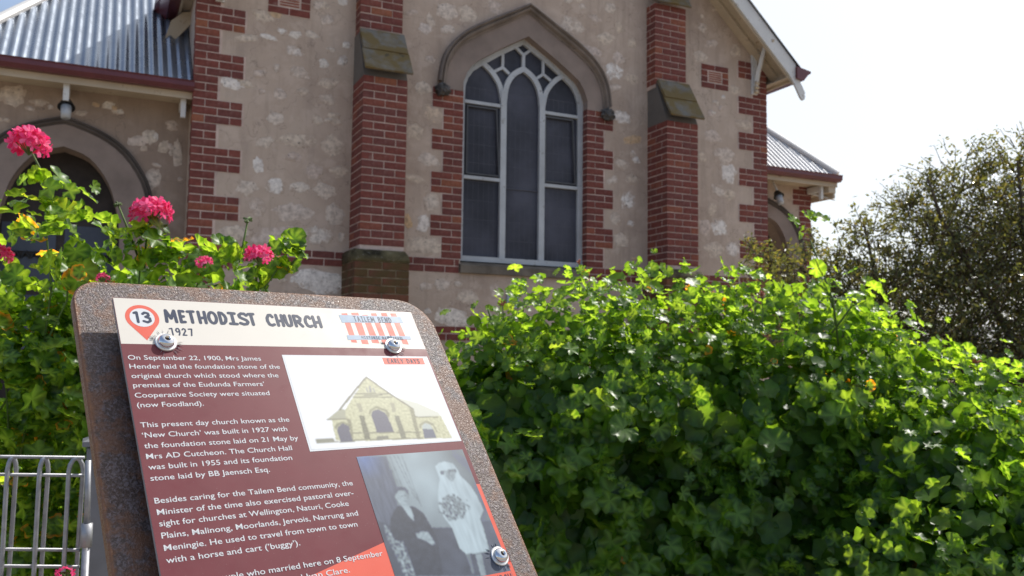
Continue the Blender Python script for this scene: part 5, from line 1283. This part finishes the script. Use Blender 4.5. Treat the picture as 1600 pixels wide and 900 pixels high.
q.add([(pc.x - a0, pc.y - a0, fpz - 0.022), (pc.x + a0 + .005, pc.y - a0, fpz - 0.022), (pc.x + a0 + .005, pc.y + a0 + .005, fpz - 0.022), (pc.x - a0, pc.y + a0 + .005, fpz - 0.022), (pc.x - a0, pc.y - a0, fpz - 0.014), (pc.x + a0 + .005, pc.y - a0, fpz - 0.014), (pc.x + a0 + .005, pc.y + a0 + .005, fpz - 0.014), (pc.x - a0, pc.y + a0 + .005, fpz - 0.014), (pc.x, pc.y, fpz)],
      [(3, 2, 1, 0), (0, 1, 5, 4), (1, 2, 6, 5), (2, 3, 7, 6), (3, 0, 4, 7), (4, 5, 8), (5, 6, 8), (6, 7, 8), (7, 4, 8)])
q.build('post_cap', POST, post)

# ------------------------------------------------------------------ plants
def leaf_data(kind, seed):
    """a lobed, cupped pelargonium leaf, about radius 1, petiole at the origin, facing +z"""
    rnd = random.Random(seed); N = 28; outer = []; 
    lobes = 7 if kind == 'round' else 5; cup = rnd.uniform(0.05, 0.38); tw = rnd.uniform(-0.25, 0.25)
    depth = (0.10 if kind == 'round' else 0.22) * rnd.uniform(0.8, 1.2)
    fold = rnd.uniform(0.0, 0.35)
    for i in range(N):
        t = i / (N - 1); a = math.radians(-160 + 320 * t) + math.pi / 2
        ph = t * lobes
        r = 1.0 - depth * (0.5 + 0.5 * math.cos(2 * math.pi * ph)) - 0.045 * (i % 2)
        r *= 1.0 - 0.20 * abs(2 * t - 1) ** 4
        r *= 1 + rnd.uniform(-0.04, 0.04)
        x = r * math.cos(a); y = r * math.sin(a)
        z = cup * r * r + 0.16 * math.cos(2 * math.pi * ph) * r + rnd.uniform(-0.03, 0.03) + fold * 0.5 * abs(x) + tw * x * y * 0.5
        outer.append((x, y, z))
    inner = []
    M = 14
    for i in range(M):
        t = i / (M - 1); a = math.radians(-160 + 320 * t) + math.pi / 2; r = 0.55
        ph = t * lobes; x = r * math.cos(a); y = r * math.sin(a)
        z = cup * r * r + 0.05 * math.cos(2 * math.pi * ph) * r + fold * 0.5 * abs(x) + tw * x * y * 0.5
        inner.append((x, y, z))
    vs = [(0, 0, 0)] + inner + outer; fs = []; edge = [0] + [0.25] * M + [1.0] * N
    vein = [1.0] + [1.0 if abs(((i / (M - 1) * lobes) % 1) - 0.5) < 0.2 else 0.0 for i in range(M)] + [0.35 if abs(((i / (N - 1) * lobes) % 1) - 0.5) < 0.12 else 0.0 for i in range(N)]
    for i in range(M - 1): fs.append((0, 1 + i, 2 + i))
    for i in range(M - 1):
        a = 1 + i; b = 2 + i; c = 1 + M + 2 * i
        fs += [(a, c, c + 1), (a, c + 1, b), (b, c + 1, c + 2)]
    fs.append((1 + M - 1, 1 + M + N - 2, 1 + M + N - 1))
    return vs, fs, edge, vein
LD = [leaf_data('lobed' if k % 3 else 'round', k) for k in range(10)]
def simple_leaf(L):
    vs, fs, e, v = L; o = vs[15:]; keep = [o[i] for i in range(0, 28, 2)] + [o[27]]
    return [vs[0]] + keep, [(0, i, i + 1) for i in range(1, len(keep))], [0] + [1.0] * len(keep), [0.5] + [0.0] * len(keep)
LS = [simple_leaf(L) for L in LD]
def leaf_mesh(k, m):
    vs, fs, edge, vein = LD[k]
    me_ = bpy.data.meshes.new('leaf'); me_.from_pydata(vs, [], fs)
    for nm, dat in (('edge', edge), ('vein', vein)):
        at_ = me_.attributes.new(nm, 'FLOAT', 'POINT'); at_.data.foreach_set('value', dat)
    me_.materials.append(m)
    for p in me_.polygons: p.use_smooth = True
    return me_
def orient(nrm, roll):
    q = Vector((0, 0, 1)).rotation_difference(nrm.normalized()).to_matrix()
    return q @ Matrix.Rotation(roll, 3, 'Z')
CAMP = Vector((0, 0, 1.5)); FWD = -Vector(CAM_AXES[2])
def inview(p, mg=40):
    v = p - CAMP; f = v.dot(FWD)
    if f < 0.2: return False
    x = 800 + 1375 * v.dot(Vector(CAM_AXES[0])) / f; y = 450 - 1375 * v.dot(Vector(CAM_AXES[1])) / f
    return -mg < x < 1600 + mg and -mg < y < 900 + mg
def foliage(root, leaves, m, nparts=300, stem_mat=None):
    """leaves: list of (pos, normal, radius). nearest / largest become leaf parts, the rest one stuff mesh"""
    meshes = [leaf_mesh(k, m) for k in range(len(LD))]
    vis = lambda L: (L[2] / (L[0] - CAMP).length * (1.0 if inview(L[0]) else 0.01)) * (L[3] if len(L) > 3 else 1)
    leaves.sort(key=vis, reverse=True)
    rl = wloc(root)
    for L in leaves[:nparts]:
        o = bpy.data.objects.new('leaf', random.choice(meshes)); COL.objects.link(o); o.parent = root
        R = orient(L[1], random.uniform(0, 6.28)).to_4x4()
        o.matrix_basis = Matrix.Translation(L[0] - rl) @ R @ Matrix.Diagonal((L[2], L[2] * random.uniform(0.85, 1.1), L[2], 1))
    V = []; F = []; E = []; VE = []
    for L in leaves[nparts:]:
        vs, fs, ed_, ve = (LD if (len(L) > 3 and L[3] > 0.4) else LS)[random.randrange(len(LD))]; R = orient(L[1], random.uniform(0, 6.28)); k = len(V); r = L[2]; p = L[0] - rl
        m00, m01, m02 = R[0] * r; m10, m11, m12 = R[1] * r; m20, m21, m22 = R[2] * r
        V.extend([(m00 * x + m01 * y + m02 * z + p.x, m10 * x + m11 * y + m12 * z + p.y, m20 * x + m21 * y + m22 * z + p.z) for x, y, z in vs])
        F.extend([tuple(i + k for i in f) for f in fs]); E.extend(ed_); VE.extend(ve)
    me_ = bpy.data.meshes.new('foliage'); me_.from_pydata(V, [], F)
    for nm, dat in (('edge', E), ('vein', VE)):
        at_ = me_.attributes.new(nm, 'FLOAT', 'POINT'); at_.data.foreach_set('value', dat)
    me_.materials.append(m)
    me_.polygons.foreach_set('use_smooth', [True] * len(me_.polygons))
    o = bpy.data.objects.new('foliage', me_); COL.objects.link(o); o.parent = root; tag(o, kind='stuff')
    return o
def rdir():
    while True:
        v = Vector((random.uniform(-1, 1), random.uniform(-1, 1), random.uniform(-1, 1)))
        if 0.1 < v.length < 1: return v.normalized()

# big clipped pelargonium bush on the right
random.seed(33)
bush = empty('pelargonium_bush', (2.0, 2.2, GZ)); tag(bush, 'big dense bright green pelargonium bush right of the rusty sign', 'bush')
SP = [(Vector(b[:3]), b[3]) for b in BUSH]
# continue the hedge out of frame and down to the ground
for (x, y, z, r) in BUSH[12:20]:
    SP.append((Vector((x, y, max(GZ + 0.3, z - 0.45))), r))
leaves = []
def inside_sp(p, skip, f=0.86):
    for k, (c, r) in enumerate(SP):
        if k != skip and (p - c).length < r * f: return True
    return False
for k, (c, r) in enumerate(SP):
    for layer, (fr_, dens) in enumerate(((1.0, 470), (0.88, 400), (0.72, 420), (0.50, 330))):
        cnt = int(dens * (r / 0.42) ** 2 * 2.2)
        for i in range(cnt):
            dv = rdir()
            if dv.dot(FWD) > 0.45: continue
            lump = 1 + 0.15 * noise.noise((c + dv * r) * 3.1) + 0.11 * noise.noise((c + dv * r) * 8.0)
            p = c + dv * (r * fr_ * lump + random.gauss(0, 0.020 if dv.z < 0.3 else 0.034))
            if p.z < GZ + 0.03 or not inview(p, 160): continue
            if inside_sp(p, k, 0.84 * fr_): continue
            if layer < 2 and noise.noise(p * 5.5) + (0.18 if dv.z > 0.35 else 0.0) + 0.10 * layer < -0.10: continue
            upz = dv.z
            size = random.uniform(0.012, 0.029) if upz > 0.25 else random.uniform(0.024, 0.045)
            if layer: size *= 1.15
            if layer == 3: size *= 1.6
            if p.z < 1.36: size *= 1.25
            face = -FWD
            nrm = (dv * 0.7 + face * 0.45 + Vector((0.15, 0.0, 0.40)) + rdir() * 0.60) if upz < 0.45 else (dv * 0.5 + face * 0.25 + Vector((0.15, 0.0, 0.35)) + rdir() * 0.75)
            leaves.append((p, nrm, size, 1.0 if layer == 0 and dv.dot(FWD) < 0.1 else 0.25))
bl_n = len(leaves)
for (x, y, z, r) in SPRIG_LEAVES: leaves.append((Vector((x, y, z)), rdir() * 0.8 + Vector((0.2, -0.3, 0.7)), r, 3.0))
foliage(bush, leaves, LEAFB)
q = MB()
for s in SPRIG: q.tube(s, 0.0036, 0.0022, seg=6)
q.build('sprig_stem', STEM, bush, smooth=True)
q = MB()
for k in range(110):
    c, r = random.choice(SP); dv = rdir(); dv.z = abs(dv.z) * 0.5
    if dv.dot(FWD) > 0.3: continue
    a = c + dv * r * 0.35; b = c + dv.normalized() * r * random.uniform(0.9, 1.03) + Vector((0, 0, 0.05))
    q.tube([a, a.lerp(b, .5) + rdir() * 0.05, b], 0.006, 0.003, seg=5)
tag(q.build('stems', STEM, bush, smooth=True), kind='stuff')
for (x, y, z) in BUDS[3:]:
    q = MB(); q.tube([(x, y, z - 0.10), (x + .005, y, z - 0.05), (x, y, z)], 0.0018, 0.0016, seg=5); q.build('flower_stalk', STEM, bush)
    q = MB()
    for i in range(9):
        dv = rdir(); dv.z = abs(dv.z); q.tube([Vector((x, y, z)), Vector((x, y, z)) + dv * 0.016], 0.0035, 0.002, seg=5)
    q.build('bud_cluster', plain('faded_pink_bud', (0.42, 0.14, 0.10), 0.7, 0.2, var=0.4, scale=120), bush)

# geranium on the left
random.seed(44)
ger = empty('geranium_plant', (GERANIUM[15][0], GERANIUM[15][1], GZ)); tag(ger, 'tall geranium plant with hot pink flower heads behind the left of the sign', 'plant')
leaves = []
for (x, y, z, r, k) in GERANIUM:
    c = Vector((x, y, z))
    for i in range(int(k * (1.0 if z > 1.58 else 2.1))):
        dv = rdir(); p = c + dv * r * random.uniform(0.3, 1.0)
        nrm = dv * 0.6 + rdir() * 0.7 + Vector((0.25, -0.15, 0.5))
        leaves.append((p, nrm, random.uniform(0.016, 0.032), 1.0))
# lower hidden mass to the ground
for i in range(2600):
    u = random.uniform(-0.55, 1.0); p = Vector(GERANIUM[24][:3]) + Vector((u, 0.15 + random.uniform(-0.1, 0.35), random.uniform(-0.75, 0.05)))
    if p.z > GZ + 0.02: leaves.append((p, rdir() * 0.7 + Vector((0.1, -0.4, 0.5)), random.uniform(0.022, 0.036), 0.5))
foliage(ger, leaves, LEAFG)
for s in STEMS:
    q = MB(); q.tube(s, 0.0026, 0.0016, seg=6); q.build('stem', STEM, ger, smooth=True)
def flower(x, y, z, r):
    random.seed(int(x * 1000 + z * 777)); q = MB()
    c = Vector((x, y, z)); nfl = max(7, int(64 * min(1, (r / 0.042)) ** 1.3))
    for i in range(nfl):
        dv = rdir()
        if dv.z < -0.35: dv.z = -dv.z
        p = c + Vector((dv.x * r, dv.y * r, dv.z * r * 0.78)) * random.uniform(0.75, 1.0)
        R = orient(dv + rdir() * 0.4, random.uniform(0, 6.28)); pr = r * random.uniform(0.33, 0.42) if r > 0.02 else r * 0.5
        for k in range(5):
            a = k * 1.257; w_ = 0.52
            pts_ = [(0, 0, 0), (pr * .55 * math.cos(a - w_), pr * .55 * math.sin(a - w_), pr * .12), (pr * math.cos(a - .22), pr * math.sin(a - .22), pr * random.uniform(.1, .4)), (pr * math.cos(a + .22), pr * math.sin(a + .22), pr * random.uniform(.1, .4)), (pr * .55 * math.cos(a + w_), pr * .55 * math.sin(a + w_), pr * .12)]
            q.add([tuple(p + R @ Vector(t)) for t in pts_], [(0, 1, 2), (0, 2, 3), (0, 3, 4)])
    f = q.build('flower_head', PETAL, ger)
    q = MB()
    for i in range(14):
        dv = rdir(); q.tube([c - Vector((0, 0, r * 0.55)), c + Vector((dv.x * r * .6, dv.y * r * .6, abs(dv.z) * r * .3))], 0.0011, 0.0011, seg=4)
    q.build('flower_stalk', STEM, f)
for f_ in FLOWERS: flower(*f_)
for (x, y, z) in BUDS[:3]:
    q = MB()
    for i in range(12):
        dv = rdir(); q.tube([Vector((x, y, z)), Vector((x, y, z)) + Vector((dv.x * .010, dv.y * .010, dv.z * .007))], 0.003, 0.0022, seg=5)
    q.build('bud_cluster', BUD, ger)

# grey-green tree behind the bush on the right
random.seed(55)
tree = empty('tree', (TREE[0][0], TREE[0][1], GZ)); tag(tree, 'twiggy dark olive green tree behind the bush at the right edge', 'tree')
q = MB(); bx_, by_ = TREE[0][0], TREE[0][1]
q.tube([(bx_, by_, GZ - 0.1), (bx_ - .05, by_, GZ + 0.5), tuple(TREE_BR[0][0])], 0.16, 0.11, seg=12); q.build('trunk', TWIG, tree, smooth=True)
for s in TREE_BR:
    q = MB(); q.tube(s, 0.035, 0.008, seg=7); q.build('branch', TWIG, tree, smooth=True)
q = MB(); V = []; F = []
for (x, y, z, r) in TREE:
    c = Vector((x, y, z)); nt_ = int(2 + 460 * min(1.15, r) ** 1.9)
    for i in range(nt_):
        dv = rdir(); a = c + dv * r * random.uniform(0.0, 0.8); dirn = (dv + rdir() * 0.6 + Vector((0, 0, 0.25))).normalized(); ln = random.uniform(0.12, 0.38) * (0.6 + r * 0.6)
        b = a + dirn * ln + rdir() * 0.03
        if (b - c).length > r * 1.3: b = c + (b - c).normalized() * r * 1.28
        q.tube([a, a.lerp(b, .5) + rdir() * 0.02, b], 0.005, 0.002, seg=3, caps=False)
        for t in range(random.randint(12, 20)):
            p = a.lerp(b, random.uniform(0.2, 1.05)) + rdir() * 0.045
            nrm = (rdir() + Vector((0.1, 0, 0.4))).normalized(); t1 = nrm.cross(rdir()).normalized(); t2 = nrm.cross(t1); L = random.uniform(0.012, 0.026); w_ = L * 0.42
            k = len(V)
            V.extend([tuple(p - t1 * L), tuple(p + t2 * w_ + nrm * w_ * .35), tuple(p + t1 * L), tuple(p - t2 * w_ + nrm * w_ * .35)]); F.append((k, k + 1, k + 2)); F.append((k, k + 2, k + 3))
tag(q.build('twigs', TWIG, tree), kind='stuff')
me_ = bpy.data.meshes.new('crown'); me_.from_pydata(V, [], F); crown = link('crown', me_, tree, LEAFT); tag(crown, kind='stuff')
print('leaves', bl_n, 'tree leaves', len(F) // 2, 'bricks', len(BR))
